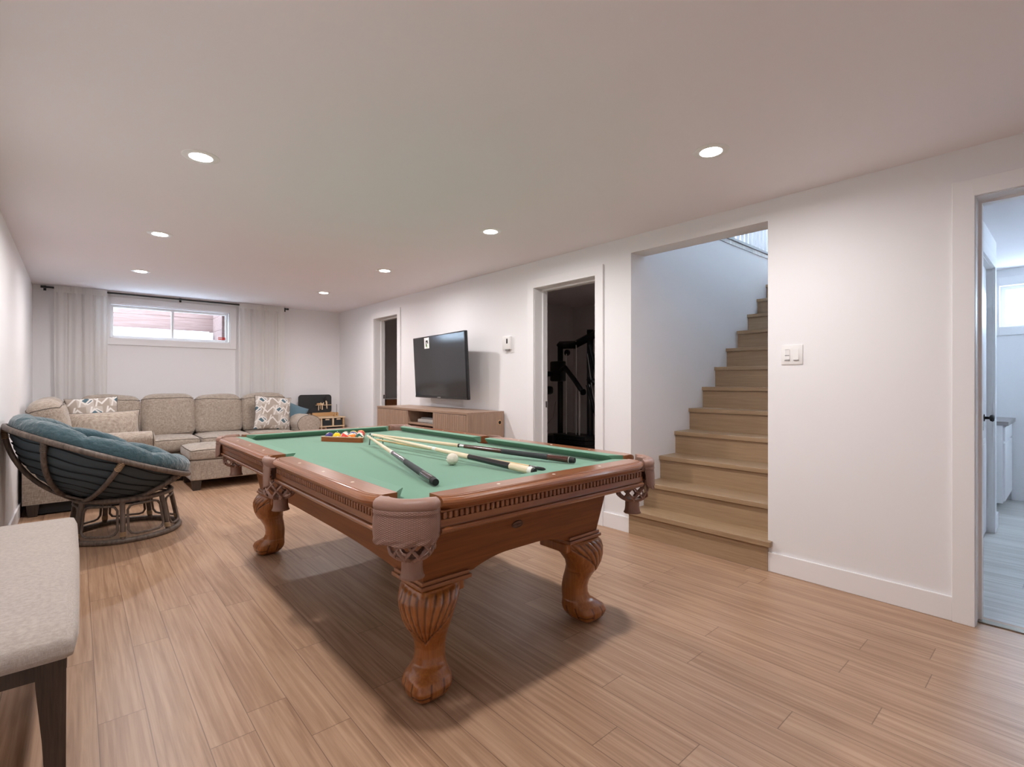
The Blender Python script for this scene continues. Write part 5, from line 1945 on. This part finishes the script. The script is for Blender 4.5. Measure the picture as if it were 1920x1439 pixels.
gt('cable', [(4.2, 4.22, 0.98), (4.2, 4.21, 0.75), (4.2, 4.14, 0.64), (4.22, 4.07, 0.72), (4.24, 4.05, 0.9)], 0.004, 'greyp')
gt('side_strut', [(4.32, 3.63, 1.10), (4.40, 3.42, 0.35)], 0.022)
gt('side_strut', [(4.32, 3.60, 1.55), (4.42, 3.50, 0.95)], 0.022)
bm = bm_new(); box(bm, -0.06, 0.05, 0.22, 0.40, 1.14, 1.38, bev=0.02); obj('backrest_pad', bm, M['gym'], gym, smooth=True)
bm = bm_new(); box(bm, -0.14, 0.02, 0.34, 0.50, 1.20, 1.26, bev=0.02); tube(bm, [(-0.14, 0.47, 1.23), (-0.15, 0.48, 1.10)], 0.02, n=8); obj('handle_grip', bm, M['gym'], gym, smooth=True)
bm = bm_new(); box(bm, -0.10, 0.0, 0.38, 0.50, 0.985, 1.085, bev=0.03); obj('arm_pad', bm, M['gym'], gym, smooth=True)
for k in range(9):
    bm = bm_new(); box(bm, -0.14, 0.14, -0.22, 0.26, 0.07 + k * 0.052, 0.07 + k * 0.052 + 0.047, bev=0.004); obj('weight_plate', bm, M['gym'], gym)
bm = bm_new(); box(bm, -0.20, 0.10, 0.22, 0.46, 0.38, 0.52, bev=0.03); obj('seat_pad', bm, M['gym'], gym, smooth=True)

# ------------------------------------------------------------------ small things in the far rooms
ob = thing('wooden_crate', 'orange brown wooden crate just visible through the farthest doorway', 'crate', (4.0, 7.35, 0))
bm = bm_new(); box(bm, -0.35, 0.35, -0.22, 0.22, 0, 0.86, bev=0.004); obj('body', bm, M['boxwood'], ob)
bm = bm_new(); box(bm, -0.37, 0.37, -0.24, 0.24, 0.861, 0.885, bev=0.003); obj('lid', bm, M['trim'], ob)
va = thing('vanity', 'white cabinet with grey countertop at the edge of the blue lit washroom', 'cabinet', (6.38, 0.76, 0))
bm = bm_new(); box(bm, -0.36, 0.36, -0.335, 0.335, 0.08, 0.755, bev=0.002); obj('body', bm, M['trim'], va)
bm = bm_new(); box(bm, -0.37, 0.37, -0.37, 0.34, 0.755, 0.79, bev=0.003); obj('countertop', bm, M['counter'], va)
for z0, z1 in ((0.62, 0.74), (0.10, 0.60)):
    bm = bm_new(); box(bm, -0.34, 0.34, -0.349, -0.336, z0, z1, bev=0.002); obj('drawer_front', bm, M['trim'], va)
